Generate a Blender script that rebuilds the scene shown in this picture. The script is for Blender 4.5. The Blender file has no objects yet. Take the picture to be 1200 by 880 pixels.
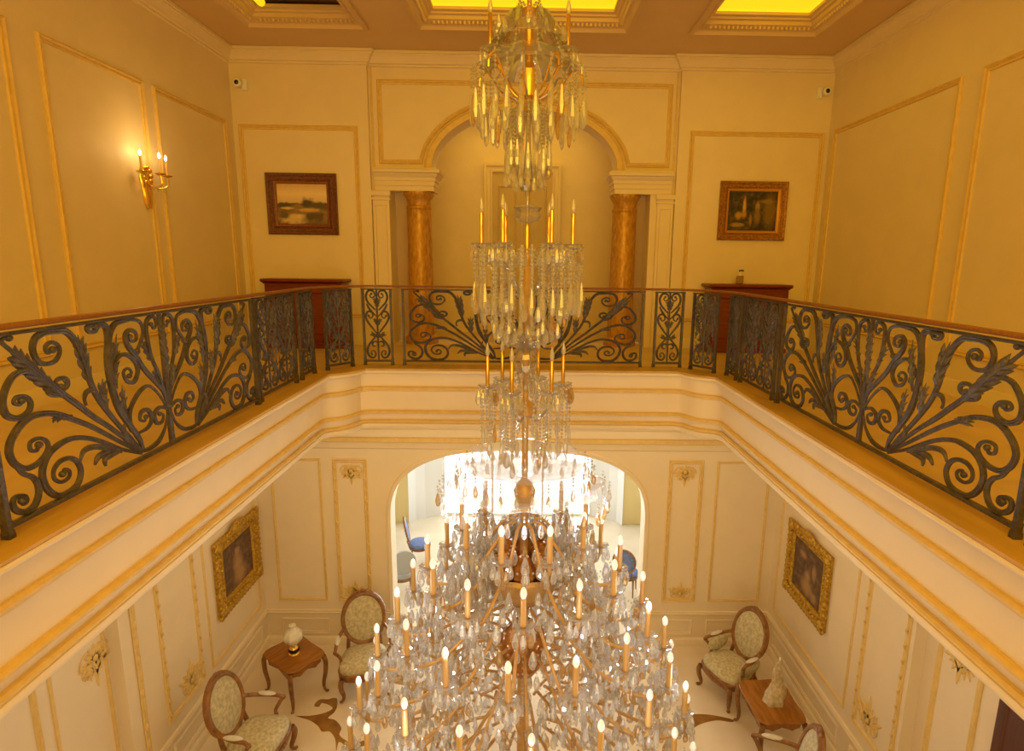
import bpy, math, random
from math import sin, cos, pi, sqrt, atan2, radians
from mathutils import Vector, Matrix
from mathutils.geometry import tessellate_polygon

random.seed(7)
SC = bpy.context.scene
COL = SC.collection

# ---------------------------------------------------------------- camera
cam_data = bpy.data.cameras.new('camera')
cam = bpy.data.objects.new('camera', cam_data)
COL.objects.link(cam)
PITCH, YAW, ROLL = 0.1922, 0.0138, 0.0128
fwd = Vector((sin(YAW) * cos(PITCH), cos(YAW) * cos(PITCH), -sin(PITCH)))
rgt = Vector((cos(YAW), -sin(YAW), 0))
upv = rgt.cross(fwd)
r2 = rgt * cos(ROLL) + upv * sin(ROLL)
u2 = upv * cos(ROLL) - rgt * sin(ROLL)
M = Matrix((r2, u2, -fwd)).transposed().to_4x4()
M.translation = Vector((0.032, 0, 1.322))
cam.matrix_world = M
cam_data.sensor_width = 36
cam_data.sensor_fit = 'HORIZONTAL'
cam_data.lens = 690 / 1200 * 36
cam_data.shift_x = -25 / 1200
cam_data.clip_start = 0.05
SC.camera = cam

# ---------------------------------------------------------------- world, exposure, lights
SC.view_settings.view_transform = 'Standard'
SC.view_settings.look = 'None'
SC.view_settings.gamma = 1
SC.view_settings.use_curve_mapping = False
SC.view_settings.exposure = -0.04
SC.cycles.transparent_max_bounces = 40
SC.cycles.max_bounces = 10
SC.cycles.sample_clamp_indirect = 6

world = bpy.data.worlds.new('daylight')
SC.world = world
world.use_nodes = True
world.node_tree.nodes['Background'].inputs['Color'].default_value = (0.80, 0.90, 1.0, 1)
world.node_tree.nodes['Background'].inputs['Strength'].default_value = 7.0


def area(name, loc, target, sx, sy, power, color):
    l = bpy.data.lights.new(name, 'AREA')
    l.shape = 'RECTANGLE'
    l.size, l.size_y = sx, sy
    l.energy = power
    l.color = color
    o = bpy.data.objects.new(name, l)
    COL.objects.link(o)
    o.location = loc
    d = Vector(target) - Vector(loc)
    o.rotation_euler = d.to_track_quat('-Z', 'Y').to_euler()
    return o


WARM = (1.0, 0.60, 0.07)
SOFT = (1.0, 0.72, 0.36)
area('ceiling_light_front', (0.1, 1.2, 4.15), (0.1, 3.2, 0), 6.0, 3.0, 205, WARM)  # unseen soft fill added at the ceiling in place of nearer coffer lights
area('gallery_fill_behind', (0.1, -2.6, 2.4), (0.1, 6, 1.2), 6.0, 2.6, 225, WARM)  # added fill behind the camera for surfaces that face it
area('hall_fill_front', (0.0, -2.6, -2.6), (0, 8, -2.6), 6.0, 3.0, 92, (1.0, 0.84, 0.56))  # added fill on the unseen front wall for the lower hall
for s, x in ((-1, -3.35), (1, 3.3)):  # out-of-view fill lights added under the gallery to brighten the lower walls
    area('soffit_fill', (x, 6.0, -0.86), (x, 6.0, -5), 1.2, 5.0, 22, SOFT)
area('soffit_fill', (0, 8.2, -0.86), (0, 8.4, -5), 5.0, 1.2, 24, SOFT)
area('alcove_light', (-0.1, 10.3, 3.75), (-0.1, 10.3, 0), 2.6, 0.8, 14, WARM)
area('day_window_light', (-0.14, 14.8, -3.1), (-0.14, 9, -4.4), 3.8, 3.9, 430, (0.80, 0.91, 1.0))


# ---------------------------------------------------------------- materials
def mat(name, color, rough=0.5, metal=0.0, noise=0.0, scale=8.0, c2=None, bump=0.0, bscale=40.0, spec=0.5, stretch=None, emis=None, estr=0.0):
    m = bpy.data.materials.new(name)
    m.use_nodes = True
    nt = m.node_tree
    b = nt.nodes['Principled BSDF']
    b.inputs['Base Color'].default_value = (*color, 1)
    b.inputs['Roughness'].default_value = rough
    b.inputs['Metallic'].default_value = metal
    b.inputs['Specular IOR Level'].default_value = spec
    tc = nt.nodes.new('ShaderNodeTexCoord')
    mp = nt.nodes.new('ShaderNodeMapping')
    nt.links.new(tc.outputs['Object'], mp.inputs['Vector'])
    if stretch:
        mp.inputs['Scale'].default_value = stretch
    if noise or c2:
        n = nt.nodes.new('ShaderNodeTexNoise')
        n.inputs['Scale'].default_value = scale
        n.inputs['Detail'].default_value = 6
        nt.links.new(mp.outputs['Vector'], n.inputs['Vector'])
        r = nt.nodes.new('ShaderNodeValToRGB')
        r.color_ramp.elements[0].position = 0.35
        r.color_ramp.elements[1].position = 0.65
        c2 = c2 or tuple(max(0, c * (1 - noise)) for c in color)
        r.color_ramp.elements[0].color = (*c2, 1)
        r.color_ramp.elements[1].color = (*color, 1)
        nt.links.new(n.outputs['Fac'], r.inputs['Fac'])
        nt.links.new(r.outputs['Color'], b.inputs['Base Color'])
    if bump:
        n = nt.nodes.new('ShaderNodeTexNoise')
        n.inputs['Scale'].default_value = bscale
        n.inputs['Detail'].default_value = 4
        nt.links.new(mp.outputs['Vector'], n.inputs['Vector'])
        bp = nt.nodes.new('ShaderNodeBump')
        bp.inputs['Strength'].default_value = bump
        bp.inputs['Distance'].default_value = 0.02
        nt.links.new(n.outputs['Fac'], bp.inputs['Height'])
        nt.links.new(bp.outputs['Normal'], b.inputs['Normal'])
    if emis:
        b.inputs['Emission Color'].default_value = (*emis, 1)
        b.inputs['Emission Strength'].default_value = estr
    return m


def crystal(name, tint, trans, diff, rough=0.04, top=1.0, body=(0.95, 0.95, 0.95)):
    m = bpy.data.materials.new(name)
    m.use_nodes = True
    nt = m.node_tree
    for n in list(nt.nodes):
        nt.nodes.remove(n)
    out = nt.nodes.new('ShaderNodeOutputMaterial')
    t = nt.nodes.new('ShaderNodeBsdfTransparent')
    t.inputs['Color'].default_value = (*tint, 1)
    g = nt.nodes.new('ShaderNodeBsdfGlossy')
    g.inputs['Roughness'].default_value = rough
    d = nt.nodes.new('ShaderNodeBsdfTranslucent')
    d.inputs['Color'].default_value = (*body, 1)
    d2 = nt.nodes.new('ShaderNodeBsdfDiffuse')
    d2.inputs['Color'].default_value = (*body, 1)
    m0 = nt.nodes.new('ShaderNodeMixShader')
    m0.inputs['Fac'].default_value = 0.5
    nt.links.new(d.outputs[0], m0.inputs[1])
    nt.links.new(d2.outputs[0], m0.inputs[2])
    m1 = nt.nodes.new('ShaderNodeMixShader')
    m1.inputs['Fac'].default_value = diff
    nt.links.new(g.outputs[0], m1.inputs[1])
    nt.links.new(m0.outputs[0], m1.inputs[2])
    fr = nt.nodes.new('ShaderNodeLayerWeight')
    fr.inputs['Blend'].default_value = 0.35
    mr = nt.nodes.new('ShaderNodeMapRange')
    mr.inputs['To Min'].default_value = 1 - trans
    mr.inputs['To Max'].default_value = top
    nt.links.new(fr.outputs['Fresnel'], mr.inputs['Value'])
    m2 = nt.nodes.new('ShaderNodeMixShader')
    nt.links.new(mr.outputs[0], m2.inputs['Fac'])
    nt.links.new(t.outputs[0], m2.inputs[1])
    nt.links.new(m1.outputs[0], m2.inputs[2])
    nt.links.new(m2.outputs[0], out.inputs['Surface'])
    return m


CREAM = mat('cream_plaster', (0.84, 0.70, 0.47), 0.55, noise=0.04, scale=3)
CEIL = mat('ceiling_paint', (0.72, 0.51, 0.24), 0.6, noise=0.04, scale=3)
GILT = mat('gilded_moulding', (0.80, 0.56, 0.19), 0.45, 0.0, noise=0.10, scale=14)
GOLDCOL = mat('gold_flecked_column', (0.64, 0.35, 0.045), 0.36, 0.2, c2=(0.42, 0.20, 0.018), scale=30, stretch=(1, 1, 0.35))
LEDGE = mat('ochre_ledge', (0.62, 0.38, 0.09), 0.5, noise=0.25, scale=6, stretch=(1, 0.2, 1))
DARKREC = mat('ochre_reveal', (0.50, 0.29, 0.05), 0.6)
DOORP = mat('door_paint', (0.62, 0.47, 0.25), 0.5, noise=0.1, scale=4)
MARBLE = mat('cream_marble_floor', (0.84, 0.72, 0.53), 0.16, c2=(0.76, 0.63, 0.44), scale=1.6)
INLAY = mat('brown_marble_inlay', (0.36, 0.17, 0.035), 0.2, noise=0.4, scale=5)
GFLOOR = mat('gallery_floor_stone', (0.72, 0.52, 0.25), 0.3, noise=0.15, scale=3)
IRON = mat('dark_wrought_iron', (0.115, 0.10, 0.10), 0.36, 0.35, noise=0.45, scale=25, bump=0.35, bscale=60)
IRON2 = mat('leaf_iron', (0.15, 0.13, 0.125), 0.40, 0.3, noise=0.5, scale=30, bump=0.5, bscale=70)
RAILWOOD = mat('mahogany_handrail', (0.30, 0.105, 0.022), 0.32, noise=0.4, scale=20, stretch=(4, 4, 4))
MAHOG = mat('red_mahogany', (0.20, 0.03, 0.010), 0.3, noise=0.35, scale=5, stretch=(1, 1, 6))
TABLEWOOD = mat('polished_table_wood', (0.38, 0.145, 0.016), 0.25, noise=0.35, scale=4, stretch=(5, 1, 1))
CHAIRWOOD = mat('carved_walnut', (0.33, 0.14, 0.028), 0.35, noise=0.5, scale=14)
DAMASK = mat('sage_damask', (0.64, 0.55, 0.33), 0.8, c2=(0.42, 0.36, 0.20), scale=26, bump=0.3, bscale=60)
PALEPAD = mat('pale_pad', (0.72, 0.66, 0.55), 0.8, noise=0.1, scale=20)
WHITEP = mat('white_paint', (0.86, 0.84, 0.78), 0.5)
WHITEROOM = mat('white_room_plaster', (0.86, 0.85, 0.82), 0.6)
YELLOWW = mat('ochre_wall_strip', (0.90, 0.70, 0.30), 0.6)
BRASS = mat('bright_brass', (0.86, 0.56, 0.13), 0.22, 0.9)
BRONZE = mat('antique_bronze', (0.66, 0.41, 0.16), 0.35, 0.25, noise=0.2, scale=20)
WAX = mat('amber_candle_sleeve', (0.60, 0.37, 0.13), 0.35, 0.1)
AMBER = mat('amber_glass', (0.52, 0.20, 0.03), 0.12, 0.25, noise=0.5, scale=14)
FRAMEWOOD = mat('red_brown_frame', (0.20, 0.055, 0.022), 0.35, noise=0.6, scale=35, bump=0.4, bscale=60)
FRAMEGOLD = mat('bronze_gold_frame', (0.44, 0.20, 0.035), 0.35, 0.4, noise=0.5, scale=30)
BAROQUE = mat('carved_gilt_frame', (0.66, 0.40, 0.035), 0.35, 0.45, c2=(0.34, 0.19, 0.015), scale=28, bump=0.6, bscale=50)
BLACKP = mat('black_plastic', (0.012, 0.01, 0.01), 0.2)
BULBLIT = mat('lit_flame_bulb', (1, 0.9, 0.7), 0.3, emis=(1.0, 0.80, 0.42), estr=30)
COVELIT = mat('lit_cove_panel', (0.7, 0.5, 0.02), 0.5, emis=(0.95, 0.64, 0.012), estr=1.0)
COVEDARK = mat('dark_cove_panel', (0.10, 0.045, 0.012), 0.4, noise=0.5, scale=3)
GREYSEAT = mat('grey_upholstery', (0.42, 0.43, 0.43), 0.7)
BLUESEAT = mat('blue_upholstery', (0.16, 0.22, 0.45), 0.7, noise=0.3, scale=20)
DARKWOOD = mat('dark_door_wood', (0.11, 0.026, 0.010), 0.35, noise=0.4, scale=4, stretch=(6, 6, 0.6))
CRYSTAL = crystal('cut_crystal', (1.0, 1.0, 0.99), 0.68, 0.50)
CRYSTALW = crystal('warm_refraction_crystal', (1.0, 0.88, 0.66), 0.55, 0.5, 0.05, 1.0, (0.80, 0.55, 0.25))  # warm wall refraction painted into the crystal colour
GLASS = crystal('clear_glass', (1.0, 0.97, 0.93), 0.82, 0.30)
THIN = crystal('thin_blown_glass', (1.0, 0.99, 0.98), 0.86, 0.5, 0.05, 0.55)
BULB = crystal('clear_bulb_glass', (1.0, 0.98, 0.95), 0.55, 0.7)
LITBULB = mat('pale_lit_bulb', (0.9, 0.9, 0.9), 0.25, emis=(1.0, 0.95, 0.9), estr=0.35)
FROST = mat('frosted_glass', (0.80, 0.74, 0.58), 0.35, noise=0.2, scale=20)


# ---------------------------------------------------------------- geometry helpers
class MB:
    def __init__(s):
        s.v = []
        s.f = []

    def add(s, vs, fs):
        b = len(s.v)
        s.v.extend(tuple(p) for p in vs)
        s.f.extend(tuple(i + b for i in f) for f in fs)

    def build(s, name, m, parent=None, smooth=True, recalc=True):
        me = bpy.data.meshes.new(name)
        me.from_pydata(s.v, [], s.f)
        me.materials.append(m)
        if recalc:
            import bmesh
            bm = bmesh.new()
            bm.from_mesh(me)
            bmesh.ops.recalc_face_normals(bm, faces=bm.faces)
            bm.to_mesh(me)
            bm.free()
        if smooth:
            me.polygons.foreach_set('use_smooth', [True] * len(me.polygons))
            me.set_sharp_from_angle(angle=radians(38))
        me.update()
        o = bpy.data.objects.new(name, me)
        COL.objects.link(o)
        if parent:
            o.parent = parent
        return o


def empty(name, loc, rz=0, label=None, cat=None, group=None):
    o = bpy.data.objects.new(name, None)
    COL.objects.link(o)
    o.empty_display_size = 0.1
    o.location = loc
    o.rotation_euler = (0, 0, rz)
    tag(o, label, cat, group)
    return o


def tag(o, label=None, cat=None, group=None, kind=None):
    if label:
        o['label'] = label
    if cat:
        o['category'] = cat
    if group:
        o['group'] = group
    if kind:
        o['kind'] = kind
    return o


NT = [0]


def struct(o):
    o['kind'] = 'structure'
    return o


def trim(mb, m, smooth=True, parent=None):
    NT[0] += 1
    return struct(mb.build('trim_%d' % NT[0], m, parent, smooth))


def kids(o):
    return [c for c in bpy.data.objects if c.parent is o]


def copy_tree(o, parent=None, ch=None):
    c = o.copy()
    COL.objects.link(c)
    c.parent = parent
    for k in (ch if ch is not None else list(o.children)):
        copy_tree(k, c)
    return c


def box(mb, x0, x1, y0, y1, z0, z1, bev=0.0):
    if bev <= 0:
        v = [(x, y, z) for z in (z0, z1) for y in (y0, y1) for x in (x0, x1)]
        mb.add(v, [(0, 2, 3, 1), (4, 5, 7, 6), (0, 1, 5, 4), (2, 6, 7, 3), (0, 4, 6, 2), (1, 3, 7, 5)])
        return
    b = min(bev, (x1 - x0) / 2.01, (y1 - y0) / 2.01, (z1 - z0) / 2.01)
    rings = []
    for z, k in ((z0, b), (z0 + b, 0), (z1 - b, 0), (z1, b)):
        a0, a1, c0, c1 = x0 + k, x1 - k, y0 + k, y1 - k
        q = b * 0.999 if k == 0 else b * 0.3
        rings.append([(a0 + q, c0, z), (a1 - q, c0, z), (a1, c0 + q, z), (a1, c1 - q, z), (a1 - q, c1, z), (a0 + q, c1, z), (a0, c1 - q, z), (a0, c0 + q, z)])
    loft(mb, rings, True, True)


def loft(mb, rings, cap=True, closed=True, wrap=False):
    n = len(rings[0])
    vs = [p for r in rings for p in r]
    fs = []
    m = len(rings)
    for i in range(m if wrap else m - 1):
        a, b = i * n, ((i + 1) % m) * n
        for j in range(n if closed else n - 1):
            k = (j + 1) % n
            fs.append((a + j, a + k, b + k, b + j))
    if cap and not wrap:
        fs.append(tuple(range(n))[::-1])
        fs.append(tuple((m - 1) * n + j for j in range(n)))
    mb.add(vs, fs)


def spline(pts, n=6):
    P = [Vector(p) for p in pts]
    if len(P) < 3:
        return P
    out = []
    for i in range(len(P) - 1):
        p0 = P[i - 1] if i else P[0] * 2 - P[1]
        p1, p2 = P[i], P[i + 1]
        p3 = P[i + 2] if i + 2 < len(P) else P[-1] * 2 - P[-2]
        for k in range(n):
            t = k / n
            out.append(0.5 * ((2 * p1) + (p2 - p0) * t + (2 * p0 - 5 * p1 + 4 * p2 - p3) * t * t + (3 * p1 - p0 - 3 * p2 + p3) * t ** 3))
    out.append(P[-1])
    return out


def tube(mb, pts, rad, sides=8, cap=True, sec=None, ref=None):
    """rad: number or function of t in 0..1; sec: list of 2D section points (a in-plane, b along ref)."""
    P = [Vector(p) for p in pts]
    n = len(P)
    if sec is None:
        sec = [(cos(2 * pi * k / sides), sin(2 * pi * k / sides)) for k in range(sides)]
    rings = []
    up = Vector(ref) if ref else None
    prev = None
    for i in range(n):
        t = (P[min(i + 1, n - 1)] - P[max(i - 1, 0)])
        if t.length < 1e-9:
            t = Vector((0, 0, 1))
        t.normalize()
        if up is not None:
            b = up
            a = t.cross(b)
            if a.length < 1e-6:
                a = Vector((1, 0, 0))
            a.normalize()
        else:
            if prev is None:
                h = Vector((0, 0, 1)) if abs(t.z) < 0.9 else Vector((1, 0, 0))
                a = t.cross(h).normalized()
            else:
                a = prev - t * prev.dot(t)
                a.normalize()
            prev = a
            b = t.cross(a)
        r = rad(i / (n - 1)) if callable(rad) else rad
        rings.append([P[i] + a * (s[0] * r) + b * (s[1] * r) for s in sec])
    loft(mb, rings, cap)


def lathe(mb, prof, seg=20, c=(0, 0, 0), wav=0.0, wn=8, cap=False):
    rings = []
    for r, z in prof:
        rings.append([(c[0] + r * (1 + wav * cos(wn * 2 * pi * k / seg)) * cos(2 * pi * k / seg), c[1] + r * (1 + wav * cos(wn * 2 * pi * k / seg)) * sin(2 * pi * k / seg), c[2] + z) for k in range(seg)])
    loft(mb, rings, cap)


def ellipsoid(mb, c, rx, ry, rz, seg=10, rin=6, rot=None):
    vs = []
    for i in range(rin + 1):
        th = -pi / 2 + pi * i / rin
        for k in range(seg):
            ph = 2 * pi * k / seg
            p = Vector((rx * cos(th) * cos(ph), ry * cos(th) * sin(ph), rz * sin(th)))
            if rot is not None:
                p = rot @ p
            vs.append(p + Vector(c))
    fs = [(i * seg + j, i * seg + (j + 1) % seg, (i + 1) * seg + (j + 1) % seg, (i + 1) * seg + j) for i in range(rin) for j in range(seg)]
    mb.add(vs, fs)


def offset2d(path, d, closed):
    n = len(path)
    out = []
    for i in range(n):
        p = Vector(path[i])
        a = Vector(path[i - 1]) if (i or closed) else None
        b = Vector(path[(i + 1) % n]) if (i < n - 1 or closed) else None
        ns = []
        if a is not None:
            e = (p - a).normalized()
            ns.append(Vector((-e.y, e.x)))
        if b is not None:
            e = (b - p).normalized()
            ns.append(Vector((-e.y, e.x)))
        if len(ns) == 2:
            m = ns[0] + ns[1]
            m = m / max(m.length_squared / 2, 0.2)
        else:
            m = ns[0]
        out.append(p + m * d)
    return out


def sweep(mb, path, closed, prof, to3d):
    """prof: list of (offset to the left of the path, height h); to3d(u, v, h)."""
    rails = []
    for d, h in prof:
        rails.append([to3d(q.x, q.y, h) for q in offset2d(path, d, closed)])
    n, m = len(path), len(prof)
    vs = [p for r in rails for p in r]
    fs = []
    for i in range(m - 1):
        for j in range(n if closed else n - 1):
            k = (j + 1) % n
            fs.append((i * n + j, i * n + k, (i + 1) * n + k, (i + 1) * n + j))
    if not closed:
        fs.append(tuple(i * n for i in range(m)))
        fs.append(tuple(i * n + n - 1 for i in range(m))[::-1])
    mb.add(vs, fs)


def plate(mb, outer, holes, to3d, h0, h1):
    loops = [outer] + list(holes)
    tri = tessellate_polygon([[Vector((p[0], p[1], 0)) for p in l] for l in loops])
    flat = [p for l in loops for p in l]
    n = len(flat)
    vs = [to3d(p[0], p[1], h0) for p in flat] + [to3d(p[0], p[1], h1) for p in flat]
    fs = [tuple(t) for t in tri] + [tuple(i + n for i in t)[::-1] for t in tri]
    o = 0
    for l in loops:
        k = len(l)
        for i in range(k):
            a, b = o + i, o + (i + 1) % k
            fs.append((a, b, b + n, a + n))
        o += k
    mb.add(vs, fs)


def rect(u0, u1, v0, v1):
    return [(u0, v0), (u1, v0), (u1, v1), (u0, v1)]


# ---------------------------------------------------------------- dimensions
XL, XR = -4.27, 4.49          # upper side walls
LXL, LXR = -4.36, 4.27        # lower side walls
YB = 9.18                     # back wall
YF = -3.0
ZC = 4.245                    # ceiling
ZS = -0.79                    # gallery soffit
ZF = -5.235                   # lower floor
RXL, RXR, RY = -2.405, 2.44, 7.34

pB = lambda u, v, h: (u, YB - h, v)
pBc = lambda u, v, h: (u, YB + 0.07 - h, v)
pL = lambda u, v, h: (XL + h, u, v)
pR = lambda u, v, h: (XR - h, u, v)
pLL = lambda u, v, h: (LXL + h, u, v)
pLR = lambda u, v, h: (LXR - h, u, v)
pXY = lambda u, v, h: (u, v, h)

# ---------------------------------------------------------------- shell
mb = MB()
plate(mb, rect(LXL - 0.8, LXR + 0.8, YF, YB + 6.5), [], pXY, ZF - 0.2, ZF)
floor = struct(mb.build('floor', MARBLE, smooth=False))

# upper back wall: centre bay 7 cm behind the side bays, serliana opening
AX, ARX, ARZ, SPR = -0.01, 1.39, 0.86, 2.66
arch = [(AX - ARX * cos(pi * k / 28), SPR + ARZ * sin(pi * k / 28)) for k in range(29)]
BAYL, BAYR = -2.30, 2.26
hole = [(-2.04, 0.002), (-2.04, 2.34), (AX - ARX, 2.34)] + arch + [(AX + ARX, 2.34), (1.90, 2.34), (1.90, 0.002)]
mb = MB()
plate(mb, rect(BAYL - 0.05, BAYR + 0.05, 0.0, ZC), [hole], pBc, -0.40, 0)
plate(mb, rect(XL - 0.2, BAYL, 0.0, ZC), [], pB, -0.30, 0)
plate(mb, rect(BAYR, XR + 0.2, 0.0, ZC), [], pB, -0.30, 0)
struct(mb.build('wall_back', CREAM, smooth=False))
# lower back wall with basket arch
LAX, LAR, LAZ, LSP = -0.065, 2.115, 1.235, -2.95
la = []
for k in range(41):
    t = pi * k / 40
    c_, s_ = cos(t), sin(t)
    e = 2 / 2.7
    la.append((LAX - LAR * (abs(c_) ** e) * (1 if c_ > 0 else -1), LSP + LAZ * abs(s_) ** e))
lowhole = [(LAX - LAR, ZF + 0.002)] + la + [(LAX + LAR, ZF + 0.002)]
mb = MB()
plate(mb, rect(LXL - 0.2, LXR + 0.2, ZF, ZS), [lowhole], pB, -0.32, 0)
struct(mb.build('wall_back_lower', CREAM, smooth=False))
# side walls
mb = MB()
plate(mb, rect(YF, YB + 0.3, 0, ZC), [], pL, -0.2, 0)
struct(mb.build('wall_left', CREAM, smooth=False))
mb = MB()
plate(mb, rect(YF, YB + 0.3, 0, ZC), [], pR, -0.2, 0)
struct(mb.build('wall_right', CREAM, smooth=False))
LN, RN = 5.80, 5.66      # near edge of the lower projecting walls
for nm, x, s, yn in (('wall_left_lower', LXL, -1, LN), ('wall_right_lower', LXR, 1, RN)):
    mb = MB()
    xs = sorted((x, x + s * 0.5))
    box(mb, xs[0], xs[1], yn, YB + 0.3, ZF, ZS)
    xs = sorted((x + s * 0.14, x + s * 0.5))
    box(mb, xs[0], xs[1], YF, yn, ZF, ZS)
    struct(mb.build(nm, CREAM, smooth=False))
mb = MB()
box(mb, LXL - 0.8, LXR + 0.8, YF - 0.2, YF, ZF, ZC)
struct(mb.build('wall_front', CREAM, smooth=False))

# ceiling with coffers
COF = [(-3.56, -2.09, 5.6, 8.29), (-1.36, 1.29, 5.0, 8.26), (2.15, 3.74, 5.6, 8.26)]
mb = MB()
plate(mb, rect(XL - 0.2, XR + 0.2, YF, YB + 0.3), [rect(*c) for c in COF], pXY, ZC, ZC + 0.5)
struct(mb.build('ceiling', CEIL, smooth=False))
cofm = [COVEDARK, COVELIT, COVELIT]  # centre and right panels glow themselves in place of hidden cove lights
for (x0, x1, y0, y1), m in zip(COF, cofm):
    mb = MB()
    sweep(mb, rect(x0, x1, y0, y1), True, [(-0.05, ZC), (-0.05, ZC - 0.03), (0.0, ZC - 0.035), (0.02, ZC - 0.01), (0.035, ZC + 0.01), (0.05, ZC + 0.015), (0.12, ZC + 0.05), (0.13, ZC + 0.09), (0.16, ZC + 0.1), (0.165, ZC + 0.12), (0.20, ZC + 0.135), (0.20, ZC + 0.17), (0.10, ZC + 0.18)], pXY)
    # egg-and-dart beads along the rear and side runs
    for (a, b) in (((x0, y1), (x1, y1)), ((x0, y0), (x0, y1)), ((x1, y0), (x1, y1))):
        A, B = Vector((*a, 0)), Vector((*b, 0))
        k = int((B - A).length / 0.055)
        inw = Vector((0, -1, 0)) if a[1] == b[1] else Vector((1 if a[0] == x0 else -1, 0, 0))
        for i in range(3, k - 2):
            p = A.lerp(B, (i + 0.5) / k) + inw * 0.085 + Vector((0, 0, ZC + 0.03))
            ellipsoid(mb, p, 0.02, 0.02, 0.03, 6, 4)
    trim(mb, CEIL)
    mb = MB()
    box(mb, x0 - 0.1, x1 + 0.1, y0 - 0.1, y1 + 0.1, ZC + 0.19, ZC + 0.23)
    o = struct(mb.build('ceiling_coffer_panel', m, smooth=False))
# lit end of the dark coffer
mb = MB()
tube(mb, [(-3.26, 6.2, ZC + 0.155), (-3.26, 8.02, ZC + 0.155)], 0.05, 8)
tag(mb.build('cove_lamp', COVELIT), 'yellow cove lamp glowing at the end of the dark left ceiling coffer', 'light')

# crown moulding along the upper room
crown = [(XL, YF), (XL, YB), (BAYL, YB), (BAYL, YB + 0.07), (BAYR, YB + 0.07), (BAYR, YB), (XR, YB), (XR, YF)]
cp = [(0.0, ZC - 0.20), (-0.02, ZC - 0.19), (-0.02, ZC - 0.165), (-0.04, ZC - 0.155), (-0.05, ZC - 0.13), (-0.09, ZC - 0.075), (-0.11, ZC - 0.06), (-0.11, ZC - 0.045), (-0.13, ZC - 0.04), (-0.13, ZC - 0.004), (0.0, ZC - 0.004)]
mb = MB()
sweep(mb, crown, False, cp, pXY)
trim(mb, CREAM)

# alcove behind the upper arch
mb = MB()
box(mb, -2.7, 2.6, 11.02, 11.2, 0, 3.9)
struct(mb.build('wall_alcove_back', CREAM, smooth=False))
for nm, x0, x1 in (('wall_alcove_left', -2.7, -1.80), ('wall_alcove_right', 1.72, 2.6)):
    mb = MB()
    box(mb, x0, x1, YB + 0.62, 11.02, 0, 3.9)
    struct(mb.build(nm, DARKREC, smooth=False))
mb = MB()
box(mb, -2.7, 2.6, YB + 0.47, 11.2, 3.9, 4.0)
struct(mb.build('ceiling_alcove', CREAM, smooth=False))
# alcove door
DX0, DX1, DZ = -0.59, 0.485, 2.87
d = empty('door_1', (0, 11.02, 0), 0)
struct(d)
mb = MB()
sweep(mb, [(DX0, 0.0), (DX0, DZ), (DX1, DZ), (DX1, 0.0)], False, [(0.0, 0.0), (0.0, 0.05), (0.03, 0.06), (0.04, 0.035), (0.09, 0.04), (0.10, 0.07), (0.15, 0.075), (0.155, 0.0)], lambda u, v, h: (u, -h, v))
mb.build('door_frame', CREAM, d)
mb = MB()
for x0, x1 in ((DX0, -0.06), (-0.05, DX1)):
    box(mb, x0, x1, -0.02, 0.0, 0.01, DZ)
    for z0, z1 in ((0.25, 1.2), (1.35, 2.65)):
        sweep(mb, rect(x0 + 0.1, x1 - 0.1, z0, z1), True, [(0, 0.02), (0.012, 0.04), (0.03, 0.035), (0.04, 0.02)], lambda u, v, h: (u, -h, v))
mb.build('door_leaf', DOORP, d)

# ---------------------------------------------------------------- upper wall mouldings
PM = [(0.0, 0.0), (0.0, 0.016), (0.012, 0.03), (0.026, 0.022), (0.032, 0.014), (0.044, 0.022), (0.058, 0.016), (0.064, 0.0)]


def panel(plane, u0, u1, v0, v1, m=None, k=1.0, prof=None):
    mb = MB()
    sweep(mb, rect(u0, u1, v0, v1), True, [(a * k, b * k) for a, b in (prof or PM)], plane)
    return trim(mb, m or GILT)


panel(pB, -4.19, -2.46, 0.42, 3.22)
panel(pB, 2.43, 4.42, 0.42, 3.225)
for u0, u1 in ((2.9, 5.33), (5.65, 7.10), (7.28, 8.95)):
    panel(pL, u0, u1, 0.42, 3.23)
for u0, u1 in ((3.0, 6.15), (6.44, 9.0)):
    panel(pR, u0, u1, 0.42, 3.235)
# baseboards
for nm, plane, u0, u1 in (('baseboard_left', pL, YF, YB), ('baseboard_right', pR, YF, YB), ('baseboard_back_left', pB, XL, BAYL), ('baseboard_back_right', pB, BAYR, XR)):
    mb = MB()
    sweep(mb, [(u0, 0.0), (u1, 0.0)], False, [(0.0, 0.0), (0.0, 0.03), (0.12, 0.03), (0.14, 0.015), (0.16, 0.012), (0.165, 0.0)], plane)
    struct(mb.build(nm, CREAM))
# spandrel panels beside the arch: rectangle cut by the arch
for s in (-1, 1):
    xo = -2.175 if s < 0 else 2.155
    pts = [(xo, 2.715), (xo, 3.88)]
    arc = [(AX + s * 1.52 * cos(t), SPR + 0.98 * sin(t)) for t in [0.06 + (pi / 2 - 0.06) * k / 18 for k in range(19)]]
    path = [(xo, 3.88), (xo, 2.715)] + [(AX + s * 1.52, 2.715)] + arc[1:]
    path2 = path + [(AX, 3.88)]
    if s > 0:
        path2 = path2[::-1]
    mb = MB()
    # open sweep (leave out the short vertical between the two spandrels)
    if s < 0:
        pth = [(AX, 3.88)] + path
    else:
        pth = path[::-1] + [(AX, 3.88)]
    sweep(mb, pth, False, [(a * 1.0, b) for a, b in PM], pBc)
    trim(mb, GILT)
# archivolt
mb = MB()
sweep(mb, arch, False, [(-0.0, 0.0), (-0.0, 0.03), (0.03, 0.035), (0.035, 0.02), (0.08, 0.025), (0.085, 0.04), (0.11, 0.03), (0.115, 0.0)], pBc)
trim(mb, GILT)
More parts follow.
